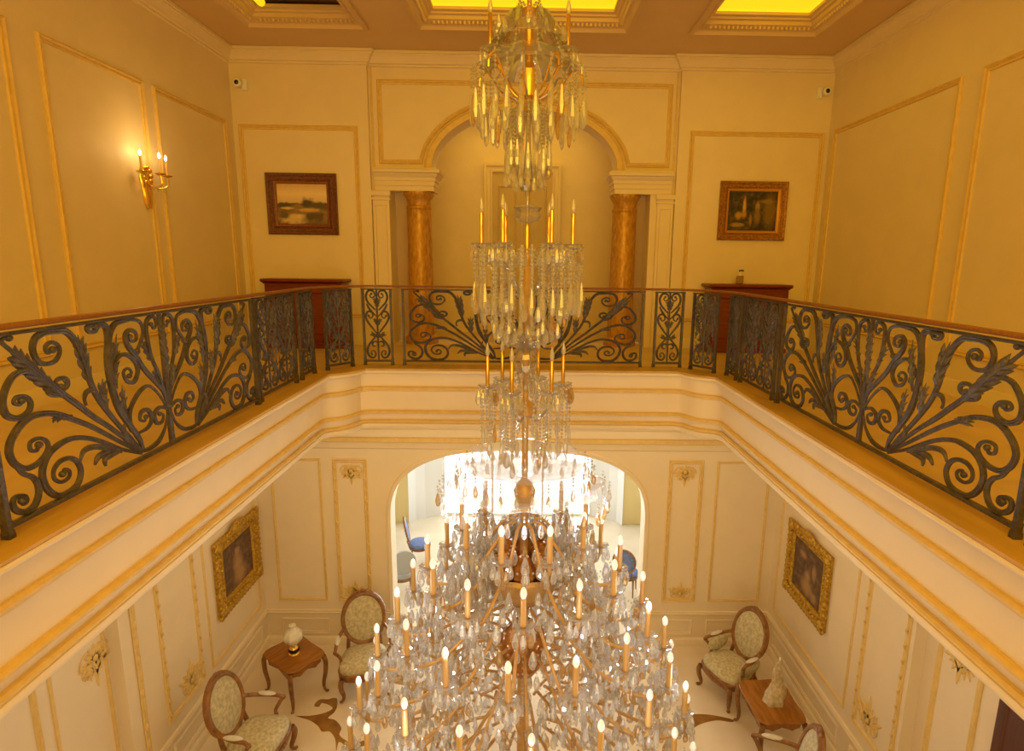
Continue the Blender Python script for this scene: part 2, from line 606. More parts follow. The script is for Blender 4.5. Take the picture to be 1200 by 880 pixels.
# pilaster strips framing the centre bay
for x in (BAYL, BAYR):
    mb = MB()
    s = 1 if x < 0 else -1
    box(mb, min(x + s * 0.03, x + s * 0.055), max(x + s * 0.03, x + s * 0.055), YB + 0.05, YB + 0.07, 0.0, ZC - 0.2)
    trim(mb, GILT, False)
# imposts (entablature blocks over each column pair), flat pilasters
for s, xo, xi in ((-1, -2.25, AX - ARX), (1, 2.21, AX + ARX)):
    mb = MB()
    x0, x1 = min(xo, xi), max(xo, xi)
    if s < 0:
        path = [(x0, YB + 0.07), (x1, YB + 0.07), (x1, YB + 0.47)]
    else:
        path = [(x0, YB + 0.47), (x0, YB + 0.07), (x1, YB + 0.07)]
    pr = [(0.0, 2.33), (-0.03, 2.33), (-0.03, 2.40), (-0.045, 2.405), (-0.045, 2.47), (-0.06, 2.475), (-0.06, 2.52), (-0.085, 2.54), (-0.10, 2.575), (-0.13, 2.585), (-0.135, 2.625), (-0.11, 2.635), (-0.10, 2.655), (0.0, 2.655)]
    sweep(mb, path, False, pr, pXY)
    trim(mb, CREAM)
    mb = MB()
    p0, p1 = sorted((s * 2.27 - 0.02, s * 2.02 - 0.02))
    box(mb, p0, p1, YB + 0.03, YB + 0.08, 0.0, 2.33, 0.006)
    box(mb, p0 - 0.015, p1 + 0.015, YB + 0.012, YB + 0.08, 2.19, 2.23, 0.008)
    box(mb, p0 - 0.02, p1 + 0.02, YB + 0.005, YB + 0.08, 2.25, 2.33, 0.01)
    sweep(mb, rect(p0 + 0.04, p1 - 0.04, 0.2, 2.12), True, [(0, 0.04), (0.005, 0.05), (0.012, 0.04)], pBc)
    trim(mb, CREAM)

# gilded columns
for s, x, lab in ((-1, -1.635, 'gold flecked round column on the left of the upper arch'), (1, 1.545, 'gold flecked round column on the right of the upper arch')):
    r = empty('column', (x, YB + 0.27, 0), 0, lab, 'column', 'columns of the upper arch')
    mb = MB()
    lathe(mb, [(0.19 + 0.012 * (1 - (z / 2.1)) - (0.012 * (z / 2.1) ** 2), 0.16 + z) for z in [0.1 * k for k in range(20)]] + [(0.172, 2.1)], 28)
    mb.build('shaft', GOLDCOL, r)
    mb = MB()
    lathe(mb, [(0.172, 2.06), (0.19, 2.08), (0.195, 2.1), (0.19, 2.12), (0.175, 2.13), (0.178, 2.2), (0.185, 2.22), (0.225, 2.28), (0.235, 2.30), (0.235, 2.33), (0.0, 2.33)], 28)
    mb.build('capital', GOLDCOL, r)
    mb = MB()
    lathe(mb, [(0.0, 0.0), (0.26, 0.0), (0.26, 0.07), (0.25, 0.075), (0.255, 0.1), (0.23, 0.13), (0.2, 0.14), (0.2, 0.17)], 28)
    mb.build('base', GOLDCOL, r)

# ---------------------------------------------------------------- gallery slab and entablature
def bulge(p, q, c, k, n=8):
    P, Q, Cc = Vector(p), Vector(q), Vector(c)
    return [tuple(P.lerp(Q, i / n) + (Cc - P.lerp(Q, 0.5)).normalized() * (k * 4 * (i / n) * (1 - i / n))) for i in range(n + 1)]


NL, NR, NY = -2.235, 2.275, 7.105
VOID = [(NL, 0.4), (NL, 6.70)] + bulge((NL + 0.015, 6.72), (-1.92, NY - 0.01), (0, 4), 0.055) + [(-1.90, NY), (1.90, NY)] + bulge((1.92, NY - 0.01), (NR - 0.015, 6.78), (0, 4), 0.055) + [(NR, 6.76), (NR, 0.4)]
mb = MB()
inner = [(p.x, p.y) for p in offset2d(VOID, 0.16, True)]
plate(mb, rect(XL - 0.2, XR + 0.2, YF, YB + 2.0), [inner], pXY, ZS + 0.02, 0.0)
struct(mb.build('floor_gallery', GFLOOR, smooth=False))
# ledge
mb = MB()
sweep(mb, VOID, False, [(0.30, 0.0), (0.30, 0.012), (0.03, 0.012), (0.0, 0.006), (0.0, -0.012), (0.03, -0.014)], pXY)
struct(trim(mb, LEDGE))


def entab(prof, m):
    mb = MB()
    sweep(mb, VOID, False, prof, pXY)
    return trim(mb, m)


entab([(0.02, -0.013), (0.005, -0.018), (0.0, -0.035), (0.006, -0.05), (0.03, -0.058), (0.04, -0.062), (0.10, -0.075), (0.10, -0.235)], CREAM)
entab([(0.10, -0.235), (0.082, -0.237), (0.07, -0.252), (0.075, -0.272), (0.09, -0.276), (0.092, -0.29), (0.105, -0.295)], GILT)
entab([(0.105, -0.295), (0.118, -0.30), (0.125, -0.325), (0.125, -0.545)], CREAM)
entab([(0.125, -0.545), (0.10, -0.548), (0.085, -0.565), (0.09, -0.585), (0.11, -0.592)], GILT)
entab([(0.11, -0.592), (0.135, -0.60), (0.15, -0.63), (0.15, -0.672)], CREAM)
entab([(0.15, -0.672), (0.125, -0.675), (0.112, -0.69), (0.118, -0.71), (0.135, -0.716)], GILT)
entab([(0.135, -0.716), (0.12, -0.724), (0.115, -0.745), (0.12, -0.77), (0.14, -0.79), (0.30, -0.79)], CREAM)
# soffit
mb = MB()
plate(mb, rect(LXL - 0.8, LXR + 0.8, YF, YB), [inner], pXY, ZS - 0.005, ZS + 0.02)
struct(mb.build('ceiling_lower', CREAM, smooth=False))

# ---------------------------------------------------------------- lower hall mouldings
lowpath = [(LXL, LN), (LXL, YB), (LXR, YB), (LXR, RN)]
mb = MB()
sweep(mb, lowpath, False, [(0, -1.36), (-0.07, -1.36), (-0.07, -1.48), (-0.06, -1.49)], pXY)
trim(mb, CREAM)
mb = MB()
sweep(mb, lowpath, False, [(-0.06, -1.49), (-0.085, -1.5), (-0.085, -1.56), (-0.05, -1.575)], pXY)
trim(mb, GILT)
mb = MB()
sweep(mb, lowpath, False, [(-0.05, -1.575), (-0.055, -1.60), (-0.04, -1.605), (-0.04, -1.64), (-0.025, -1.645), (-0.025, -1.68), (-0.01, -1.69), (0, -1.71)], pXY)
trim(mb, CREAM)
TH = [(0.0, 0.0), (0.004, 0.014), (0.02, 0.018), (0.03, 0.008), (0.04, 0.012), (0.046, 0.0)]
# back wall
panel(pB, -4.12, -3.29, -4.41, -1.875, prof=TH)
panel(pB, 3.20, 4.09, -4.40, -1.87, prof=TH)
RIB = [(0.0, 0.0), (0.0, 0.012), (0.012, 0.022), (0.03, 0.012), (0.05, 0.022), (0.062, 0.012), (0.066, 0.0)]
panel(pB, -3.10, -2.54, -4.41, -1.875, prof=RIB)
panel(pB, 2.41, 2.98, -4.405, -1.855, prof=RIB)
for a, b in ((-4.1, -3.3), (-3.1, -2.55), (2.42, 2.97), (3.2, 4.05)):
    panel(pB, a, b, -5.03, -4.74, m=CREAM, k=0.8)
# side walls
panel(pLL, 7.45, 9.02, -4.41, -1.875, prof=TH)
panel(pLR, 6.72, 8.98, -4.41, -1.875, prof=TH)
panel(pLL, 6.42, 7.24, -4.41, -1.875, prof=RIB)
panel(pLR, 5.72, 6.52, -4.41, -1.875, prof=RIB)
for a, b in ((7.5, 8.95), (6.45, 7.2)):
    panel(pLL, a, b, -5.03, -4.74, m=CREAM, k=0.8)
for a, b in ((6.8, 8.9), (5.75, 6.5)):
    panel(pLR, a, b, -5.03, -4.74, m=CREAM, k=0.8)
# single gilded pilaster strip beside the left recess
mb = MB()
box(mb, LXL, LXL + 0.02, 5.98, 6.06, -4.45, -1.87, 0.008)
for k in range(11):
    ellipsoid(mb, (LXL + 0.02, 6.02, -4.3 + 0.22 * k), 0.014, 0.03, 0.06, 8, 4)
trim(mb, GILT)
# recess panels (deeper bays towards the viewer)
qLL = lambda u, v, h: (LXL - 0.14 + h, u, v)
qLR = lambda u, v, h: (LXR + 0.14 - h, u, v)
panel(qLL, 5.0, 5.76, -4.6, -2.5, prof=TH)
panel(qLL, 4.0, 4.86, -4.6, -1.6, prof=RIB)
panel(qLR, 4.87, 5.48, -4.6, -1.9, prof=RIB)
# chair rail and baseboard
for nm, pr in (('rail', [(0, -4.66), (-0.02, -4.655), (-0.035, -4.63), (-0.02, -4.61), (-0.03, -4.59), (0, -4.58)]), ('base', [(0, ZF), (-0.04, ZF), (-0.04, ZF + 0.12), (-0.025, ZF + 0.14), (0, ZF + 0.15)])):
    for nm2, pth in (('left', [(LXL, LN), (LXL, YB), (LAX - LAR, YB)]), ('right', [(LAX + LAR, YB), (LXR, YB), (LXR, RN)])):
        mb = MB()
        sweep(mb, pth, False, pr, pXY)
        if nm == 'rail':
            trim(mb, GILT if nm == 'gold' else CREAM)
        else:
            struct(mb.build('baseboard_' + nm2, CREAM))


def ornament(plane, cu, cv, w, h, flip=1):
    """gilded plaster spray of leaves and flowers; flip=1 hangs down, -1 grows up"""
    mb = MB()
    rng = random.Random(int((cu * 37 + cv * 91) * 100))

    def lobe(u, v, a, l, wd, t=0.012):
        ring = []
        pts = []
        for k in range(7):
            x = k / 6
            ww = wd * sin(pi * min(1, x * 0.9 + 0.1)) ** 0.8
            pts.append((x, ww))
        ca, sa = cos(a), sin(a)
        rings = []
        for x, ww in pts:
            r = []
            for q in range(6):
                s = cos(2 * pi * q / 6) * ww
                hh = max(0, sin(2 * pi * q / 6)) * t + 0.001
                r.append(plane(u + ca * x * l - sa * s, v + sa * x * l + ca * s, hh))
            rings.append(r)
        loft(mb, rings)
    for i in range(9):
        a = -pi / 2 * flip + (i - 4) * 0.36
        l = (h * 0.62 if i == 4 else h * (0.34 + 0.1 * rng.random()))
        lobe(cu + 0.1 * w * (i - 4) / 4, cv, a, l, w * 0.075)
    for i in range(7):
        a = pi / 2 * flip + (i - 3) * 0.5
        lobe(cu, cv, a, h * 0.3, w * 0.07)
    for i in range(8):
        u = cu + (rng.random() - 0.5) * w * 0.7
        v = cv + flip * (0.1 - rng.random() * 0.35) * h
        for k in range(5):
            lobe(u, v, 2 * pi * k / 5 + i, w * 0.09, w * 0.03, 0.02)
    for i in range(16):
        a = 2 * pi * i / 16
        lobe(cu + 0.03 * w * cos(a), cv + 0.03 * h * sin(a) - flip * 0.02, a, (0.20 + 0.12 * rng.random()) * w, w * 0.085, 0.014)
    for rr, hh in ((0.09, 0.012), (0.05, 0.02)):
        bx = []
        for q, z_ in ((1.0, 0.0), (0.9, 0.6), (0.6, 0.9), (0.02, 1.0)):
            bx.append([plane(cu + rr * w * q * cos(2 * pi * k / 12), cv + rr * w * q * sin(2 * pi * k / 12), 0.001 + (hh + 0.012) * z_) for k in range(12)])
        loft(mb, bx)
    for i in range(6):
        a = pi / 2 * flip + (i - 2.5) * 0.35
        lobe(cu + 0.12 * w * (i - 2.5), cv - flip * 0.05 * h, -a, h * 0.33, w * 0.06, 0.016)
    for s in (-1, 1):
        c = [plane(cu + s * w * x, cv + flip * h * y, 0.008) for x, y in ((0.05, 0.1), (0.25, 0.22), (0.42, 0.12), (0.46, -0.02), (0.36, -0.06), (0.33, 0.03))]
        tube(mb, spline(c, 5), 0.010, 6)
    trim(mb, GILT)


ornament(pB, -2.80, -2.08, 0.38, 0.42)
ornament(pB, -2.82, -4.26, 0.36, 0.38, -1)
ornament(pB, 2.68, -2.06, 0.38, 0.42)
ornament(pB, 2.72, -4.25, 0.36, 0.38, -1)
ornament(pLL, 6.83, -2.15, 0.4, 0.46)
ornament(pLL, 6.95, -4.2, 0.42, 0.55, -1)
ornament(pLR, 6.12, -2.1, 0.4, 0.46)
ornament(pLR, 6.22, -4.15, 0.42, 0.55, -1)
ornament(qLL, 5.60, -2.86, 0.46, 0.55)
ornament(qLR, 5.18, -2.5, 0.42, 0.5)
# beads on the rib borders of the narrow panels
for plane, us, v0, v1 in ((pLL, (6.453, 7.207), -4.3, -2.0), (pLR, (5.753, 6.487), -4.3, -2.0), (pB, (-3.067, -2.573), -4.3, -2.0), (pB, (2.443, 2.947), -4.3, -2.0)):
    mb = MB()
    for u in us:
        k = 0
        v = v0
        while v < v1:
            a = [plane(u + dx, v + dv, hh) for dx, dv, hh in ((0, -0.06, 0.015), (0.012, -0.02, 0.026), (-0.012, 0.02, 0.026), (0, 0.07, 0.015))]
            tube(mb, spline(a, 3), lambda t: 0.003 + 0.012 * sin(pi * t), 6)
            v += 0.19
    trim(mb, GILT)
# door in the right recess
d = struct(empty('door_2', (LXR + 0.14, 4.22, ZF), 0))
mb = MB()
box(mb, -0.05, 0.0, -0.55, 0.42, 0.0, 3.4, 0.01)
for z0, z1 in ((0.3, 1.5), (1.75, 3.1)):
    for y0, y1 in ((-0.45, -0.1), (0.0, 0.34)):
        sweep(mb, rect(y0, y1, z0, z1), True, [(0, 0.05), (0.015, 0.065), (0.04, 0.06), (0.05, 0.05)], lambda u, v, h: (-h, u, v))
mb.build('door_leaf', DARKWOOD, d)

# floor inlay
def poly_on_floor(pts, name):
    sm = [(p.x, p.y) for p in spline([(x, y, 0) for x, y in pts + [pts[0]]], 4)][:-1]
    mb = MB()
    plate(mb, sm, [], pXY, ZF - 0.01, ZF + 0.0025)
    return struct(mb.build(name, INLAY, floor, smooth=False))


poly_on_floor([(-3.273, 7.518), (-3.063, 7.52), (-2.882, 7.57), (-2.778, 7.66), (-2.862, 7.738), (-2.975, 7.772), (-2.99, 7.70), (-3.07, 7.72), (-3.037, 7.842), (-2.903, 7.85), (-2.843, 7.878), (-2.773, 7.86), (-2.724, 7.704), (-2.733, 7.58), (-2.786, 7.48), (-2.665, 7.438), (-2.535, 7.296), (-2.517, 7.158), (-2.33, 7.04), (-2.194, 7.055), (-2.057, 7.129), (-2.034, 7.04), (-2.193, 6.958), (-2.332, 6.948), (-2.49, 7.05), (-2.481, 6.895), (-2.56, 7.098), (-2.68, 7.23), (-2.788, 7.23), (-2.879, 7.331), (-3.034, 7.435)], 'floor_inlay')
poly_on_floor([(2.37, 7.54), (2.62, 7.57), (2.85, 7.55), (3.113, 7.471), (3.091, 7.42), (2.871, 7.45), (2.598, 7.37), (2.45, 7.25), (2.371, 7.185), (2.30, 7.30)], 'floor_inlay')
poly_on_floor([(-2.9, 5.9), (-2.3, 6.4), (-1.7, 6.6), (-1.0, 6.7), (-1.0, 6.6), (-1.7, 6.45), (-2.2, 6.2), (-2.8, 5.7)], 'floor_inlay')
poly_on_floor([(2.9, 5.9), (2.3, 6.4), (1.7, 6.6), (1.0, 6.7), (1.0, 6.6), (1.7, 6.45), (2.2, 6.2), (2.8, 5.7)], 'floor_inlay')

# ---------------------------------------------------------------- sun room beyond the lower arch
FY = 14.45
for nm, pl, ye, sd in (
        ('wall_sunroom_left', [(-2.86, 13.9), (-2.72, 14.12), (-2.5, 14.28), (-2.08, 14.42), (-2.08, 14.6), (-2.86, 14.6)], (-3.7, -2.86), (-3.8, -3.6)),
        ('wall_sunroom_right', [(2.52, 13.9), (2.40, 14.12), (2.2, 14.28), (1.80, 14.42), (1.80, 14.6), (2.52, 14.6)], (2.52, 3.5), (3.4, 3.6))):
    mb = MB()
    plate(mb, pl, [], pXY, ZF, -1.2)
    struct(mb.build(nm, WHITEROOM, smooth=False))
    mb = MB()
    box(mb, ye[0], ye[1], 13.98, 14.2, ZF, -1.2)
    struct(mb.build(nm + '_pier', YELLOWW, smooth=False))
    mb = MB()
    box(mb, sd[0], sd[1], YB + 0.32, 14.0, ZF, -1.2)
    struct(mb.build(nm + '_side', WHITEROOM, smooth=False))
    mb = MB()
    box(mb, sd[0], sd[1] if sd[0] < 0 else sd[1], YB + 0.30, YB + 0.34, ZF, -1.2)
    struct(mb.build(nm + '_front', WHITEROOM, smooth=False))
mb = MB()
box(mb, -3.8, 3.6, YB + 0.32, 14.6, -1.2, -1.1)
struct(mb.build('ceiling_sunroom', WHITEROOM, smooth=False))
w = struct(empty('window_1', (0, 14.5, ZF), 0))
mb = MB()
box(mb, -2.08, 1.80, -0.04, 0.04, 0.0, 0.06)
box(mb, -2.08, 1.80, -0.04, 0.04, 3.9, 4.04)
for x in (-2.05, -0.79, 0.51, 1.77):
    box(mb, x - 0.03, x + 0.03, -0.035, 0.035, 0.06, 3.9)
mb.build('window_frame', WHITEP, w, smooth=False)
for i in range(3):
    mb = MB()
    x0 = -2.02 + 1.29 * i
    box(mb, x0, x0 + 1.2, -0.004, 0.004, 0.06, 3.9)
    mb.build('pane', GLASS, w, smooth=False)
# pale arch lining
mb = MB()
sweep(mb, lowhole, False, [(0.0, 0.004), (0.0, 0.03), (0.06, 0.03), (0.07, 0.0)], pB)
trim(mb, CREAM)

# ---------------------------------------------------------------- wrought iron railing
CUR = {
 'A': [(0.345, 0.10), (0.52, 0.18), (0.65, 0.258), (0.771, 0.321), (0.889, 0.359), (0.982, 0.358), (1.065, 0.333), (1.117, 0.283), (1.135, 0.221), (1.113, 0.151), (1.058, 0.097), (0.982, 0.085), (0.91, 0.104), (0.873, 0.165), (0.891, 0.227), (0.943, 0.264), (1.012, 0.266), (1.057, 0.235), (1.061, 0.192), (1.023, 0.159), (0.97, 0.161), (0.952, 0.19), (0.983, 0.215), (1.003, 0.196)],
 'B': [(0.345, 0.105), (0.512, 0.218), (0.639, 0.309), (0.768, 0.396), (0.88, 0.46), (0.994, 0.519), (1.096, 0.543), (1.177, 0.537), (1.243, 0.5), (1.29, 0.451), (1.304, 0.4), (1.283, 0.345), (1.234, 0.306), (1.165, 0.301), (1.104, 0.325), (1.069, 0.365), (1.082, 0.404), (1.129, 0.427), (1.177, 0.418), (1.179, 0.381), (1.146, 0.37), (1.126, 0.393)],
 'B2': [(1.291, 0.355), (1.247, 0.286), (1.196, 0.249), (1.17, 0.201), (1.177, 0.144), (1.216, 0.101), (1.276, 0.099), (1.322, 0.132), (1.327, 0.175), (1.3, 0.189), (1.255, 0.174), (1.247, 0.145), (1.273, 0.139), (1.278, 0.158)],
 'C': [(0.34, 0.11), (0.479, 0.233), (0.604, 0.342), (0.722, 0.434), (0.829, 0.528), (0.93, 0.615), (1.003, 0.688), (1.072, 0.757), (1.139, 0.818), (1.203, 0.877), (1.25, 0.925), (1.235, 0.955), (1.205, 0.945)],
 'C2': [(0.986, 0.663), (1.058, 0.729), (1.13, 0.768), (1.208, 0.761), (1.264, 0.711), (1.296, 0.649), (1.285, 0.584), (1.222, 0.554), (1.16, 0.569), (1.137, 0.612), (1.164, 0.647), (1.215, 0.656), (1.234, 0.633), (1.204, 0.616), (1.187, 0.633)],
 'Cs': [(0.961, 0.623), (0.902, 0.635), (0.88, 0.661), (0.903, 0.688), (0.948, 0.689), (0.958, 0.665), (0.928, 0.65)],
 'Cs2': [(0.932, 0.603), (0.985, 0.616), (1.018, 0.641), (1.003, 0.662), (0.978, 0.652)],
 'D': [(0.34, 0.115), (0.433, 0.229), (0.496, 0.3), (0.589, 0.416), (0.664, 0.523), (0.709, 0.627), (0.724, 0.704), (0.751, 0.791), (0.784, 0.868), (0.843, 0.928), (0.914, 0.955), (0.989, 0.952), (1.05, 0.916), (1.076, 0.863), (1.053, 0.802), (1.005, 0.781), (0.944, 0.786), (0.903, 0.826), (0.912, 0.866), (0.957, 0.885), (0.993, 0.866), (0.984, 0.835), (0.949, 0.846)],
 'Ds': [(0.657, 0.492), (0.692, 0.577), (0.75, 0.581), (0.773, 0.546), (0.765, 0.511)],
 'E': [(0.325, 0.12), (0.348, 0.2), (0.418, 0.297), (0.501, 0.422), (0.535, 0.54), (0.548, 0.65), (0.543, 0.745), (0.523, 0.838), (0.527, 0.915), (0.573, 0.955), (0.638, 0.955), (0.683, 0.93), (0.665, 0.904), (0.617, 0.905), (0.611, 0.93)],
 'E2': [(0.412, 0.264), (0.475, 0.397), (0.521, 0.51), (0.540, 0.626), (0.538, 0.724), (0.52, 0.84), (0.461, 0.919), (0.37, 0.955), (0.283, 0.955), (0.202, 0.91), (0.194, 0.833), (0.271, 0.738)],
 'F': [(0.015, 0.34), (0.044, 0.435), (0.121, 0.519), (0.219, 0.617), (0.293, 0.718), (0.352, 0.784), (0.367, 0.842), (0.326, 0.877), (0.264, 0.855), (0.267, 0.813), (0.312, 0.807), (0.325, 0.837)],
 'F2': [(0.512, 0.642), (0.485, 0.703), (0.428, 0.739), (0.362, 0.728), (0.3, 0.678), (0.286, 0.611), (0.337, 0.557), (0.399, 0.575), (0.423, 0.631), (0.38, 0.651), (0.346, 0.622), (0.372, 0.602)],
 'G': [(0.33, 0.15), (0.408, 0.286), (0.409, 0.38), (0.351, 0.448), (0.26, 0.499), (0.183, 0.501), (0.096, 0.427), (0.03, 0.338)],
 'G2': [(0.345, 0.233), (0.25, 0.242), (0.198, 0.29), (0.229, 0.353), (0.295, 0.357), (0.318, 0.315), (0.275, 0.292), (0.256, 0.315)],
 'I': [(0.02, 0.4), (0.072, 0.56), (0.131, 0.681), (0.154, 0.816), (0.144, 0.905), (0.095, 0.948), (0.05, 0.93), (0.045, 0.88), (0.075, 0.86), (0.095, 0.89)],
 'J': [(0.015, 0.309), (0.102, 0.341), (0.169, 0.307), (0.15, 0.246), (0.089, 0.242), (0.071, 0.282), (0.109, 0.298)],
 'K': [(0.345, 0.11), (0.252, 0.105), (0.149, 0.125), (0.066, 0.191), (0.025, 0.27)],
}
WID = {'A': 1.0, 'B': 1.0, 'C': 0.95, 'D': 1.05, 'E': 1.25, 'E2': 1.1, 'F': 1.0, 'C2': 0.95, 'B2': 0.95, 'G': 0.85, 'K': 0.9}
LEAF = [((0.93, 0.60), (1.23, 0.90), 0.075), ((0.70, 0.60), (0.757, 0.90), 0.07), ((0.60, 0.42), (0.61, 0.63), 0.05), ((0.50, 0.55), (0.44, 0.87), 0.045), ((0.43, 0.34), (0.447, 0.56), 0.035), ((0.02, 0.5), (-0.0, 0.95), 0.05), ((0.12, 0.64), (0.2, 0.80), 0.035), ((0.05, 0.44), (0.11, 0.62), 0.035), ((0.88, 0.48), (1.02, 0.50), 0.03)]
CURL = [[(0.53, 0.17), (0.62, 0.215), (0.743, 0.265), (0.83, 0.268), (0.868, 0.222)], [(0.56, 0.175), (0.63, 0.178), (0.676, 0.168), (0.677, 0.129)], [(0.62, 0.205), (0.687, 0.205), (0.73, 0.198), (0.763, 0.165)], [(0.40, 0.18), (0.47, 0.23), (0.485, 0.275), (0.468, 0.325)]]
IR = [(1, 0.55), (0.45, 0.9), (0.0, 0.62), (-0.45, 0.9), (-1, 0.55), (-1, -0.55), (-0.45, -0.9), (0, -0.62), (0.45, -0.9), (1, -0.55)]


def strap(mb, pts, to, w, end=True, n=4):
    P = [Vector((x, 0, min(z, 0.938))) for x, z in pts]
    S = spline(P, n)
    Q = [Vector(to(p.x, p.z)) for p in S]
    tang = Vector(to(1, 0)) - Vector(to(0, 0))
    nrm = tang.cross(Vector((0, 0, 1))).normalized()
    tube(mb, Q, lambda t: w * (0.75 + 0.5 * sin(pi * min(1, t * 1.3)) if t < 0.77 else 0.75 + 0.5 * sin(pi * 1.0) - 0.15 * (t - 0.77)), sec=IR, ref=nrm)
    if end and len(pts) > 5:
        ellipsoid(mb, Q[-1], w * 1.5, w * 1.5, w * 1.5, 8, 5)


def leaf(mb, a, b, wd, to):
    A, B = Vector((a[0], a[1])), Vector((b[0], b[1]))
    L = (B - A).length
    e = (B - A) / L
    nrm2 = Vector((-e.y, e.x))
    tang = Vector(to(1, 0)) - Vector(to(0, 0))
    nrm = tang.cross(Vector((0, 0, 1))).normalized()

    def frond(p, dr, l, w):
        pts = []
        side = Vector((-dr.y, dr.x))
        for k in range(6):
            t = k / 5
            q = p + dr * (l * t) + nrm2 * 0.0
            pts.append(Vector(to(q.x, q.y)) + nrm * (0.012 * sin(pi * t)))
        tube(mb, pts, lambda t: 0.0025 + w * sin(pi * min(1, 0.18 + 0.82 * t)) ** 0.9, sec=[(1, 0), (0.4, 0.7), (-0.4, 0.7), (-1, 0), (-0.4, -0.7), (0.4, -0.7)], ref=nrm)
    frond(A, e, L, wd * 0.26)
    k = max(3, int(L / 0.07))
    for i in range(k):
        p = A + e * (L * (0.12 + 0.72 * i / k))
        f = sin(pi * (0.25 + 0.6 * i / k))
        for s in (-1, 1):
            dr = (e * 0.90 + nrm2 * s * 0.42).normalized()
            frond(p, dr, wd * 1.3 * f + 0.02, wd * 0.22)


def post(mb, to, x, h0=0.0):
    p = Vector(to(x, 0))
    tang = (Vector(to(1, 0)) - Vector(to(0, 0))).normalized()
    nrm = tang.cross(Vector((0, 0, 1))).normalized()

    def sq(z, a, b):
        return [p + tang * a * sx + nrm * b * sy + Vector((0, 0, z)) for sx, sy in ((-1, -1), (1, -1), (1, 1), (-1, 1))]
    loft(mb, [sq(0.012, 0.019, 0.022), sq(0.04, 0.018, 0.021), sq(0.06, 0.015, 0.017), sq(0.09, 0.017, 0.019), sq(0.10, 0.0135, 0.016), sq(0.962, 0.0135, 0.016)])


def rail_root(A, B, label, group):
    A, B = Vector((*A, 0)), Vector((*B, 0))
    mid = (A + B) / 2
    e = (B - A)
    L = e.length
    r = empty('railing_panel', (mid.x, mid.y, 0), atan2(e.y, e.x), label, 'railing', group)
    return r, L


def rail_common(r, L):
    to = lambda x, z: (x, 0.0, z)
    for s in (-1, 1):
        mb = MB()
        post(mb, to, s * (L / 2 - 0.02))
        mb.build('post', IRON, r)
    mb = MB()
    box(mb, -L / 2 + 0.01, L / 2 - 0.01, -0.018, 0.018, 0.055, 0.078, 0.004)
    mb.build('bottom_bar', IRON, r)
    mb = MB()
    box(mb, -L / 2, L / 2, -0.02, 0.02, 0.95, 0.966, 0.004)
    mb.build('top_bar', IRON, r)
    return to


def big_panel(A, B, label, group):
    r, L = rail_root(A, B, label, group)
    rail_common(r, L)
    k = (L - 0.09) / 2.71
    for s in (-1, 1):
        to = lambda x, z: (s * x * k, 0.0, z)
        for key, pts in CUR.items():
            mb = MB()
            strap(mb, pts, to, 0.0125 * WID.get(key, 0.85))
            mb.build('scroll', IRON, r)
        for a, b, wd in LEAF:
            if abs(b[0]) < 0.01 and s < 0:
                continue
            mb = MB()
            leaf(mb, a, b, wd, to)
            mb.build('acanthus_leaf', IRON2, r)
        for c in CURL:
            mb = MB()
            P = [Vector(to(x, z)) for x, z in c]
            tube(mb, spline(P, 4), lambda t: 0.005 + 0.011 * sin(pi * min(1, 0.15 + t * 0.8)), sec=IR, ref=(0, 1, 0))
            mb.build('tendril', IRON2, r)
    to = lambda x, z: (x * k, 0.0, z)
    mb = MB()
    tube(mb, [Vector(to(0, z)) for z in (0.078, 0.2, 0.35, 0.5, 0.7, 0.95)], lambda t: 0.02 - 0.006 * t, sec=IR, ref=(0, 1, 0))
    ellipsoid(mb, to(0, 0.33), 0.035, 0.03, 0.025, 10, 6)
    mb.build('centre_stem', IRON, r)
    return r


NARC = [
 [(0.02, 0.70), (0.06, 0.74), (0.115, 0.80), (0.135, 0.87), (0.105, 0.935), (0.045, 0.935), (0.02, 0.885), (0.055, 0.85), (0.085, 0.875), (0.065, 0.90)],
 [(0.13, 0.78), (0.10, 0.72), (0.05, 0.66), (0.005, 0.62)],
 [(0.005, 0.40), (0.06, 0.47), (0.12, 0.55), (0.145, 0.62), (0.12, 0.68), (0.07, 0.675), (0.055, 0.625), (0.09, 0.60), (0.11, 0.63)],
 [(0.005, 0.42), (0.05, 0.35), (0.11, 0.28), (0.14, 0.20), (0.12, 0.125), (0.065, 0.105), (0.035, 0.15), (0.06, 0.195), (0.095, 0.18), (0.085, 0.15)],
 [(0.005, 0.30), (0.045, 0.31), (0.075, 0.285), (0.065, 0.25), (0.035, 0.255)],
]
NLEAF = [((0.0, 0.36), (0.09, 0.41), 0.03), ((0.0, 0.72), (0.035, 0.86), 0.025), ((0.0, 0.5), (0.045, 0.6), 0.022)]


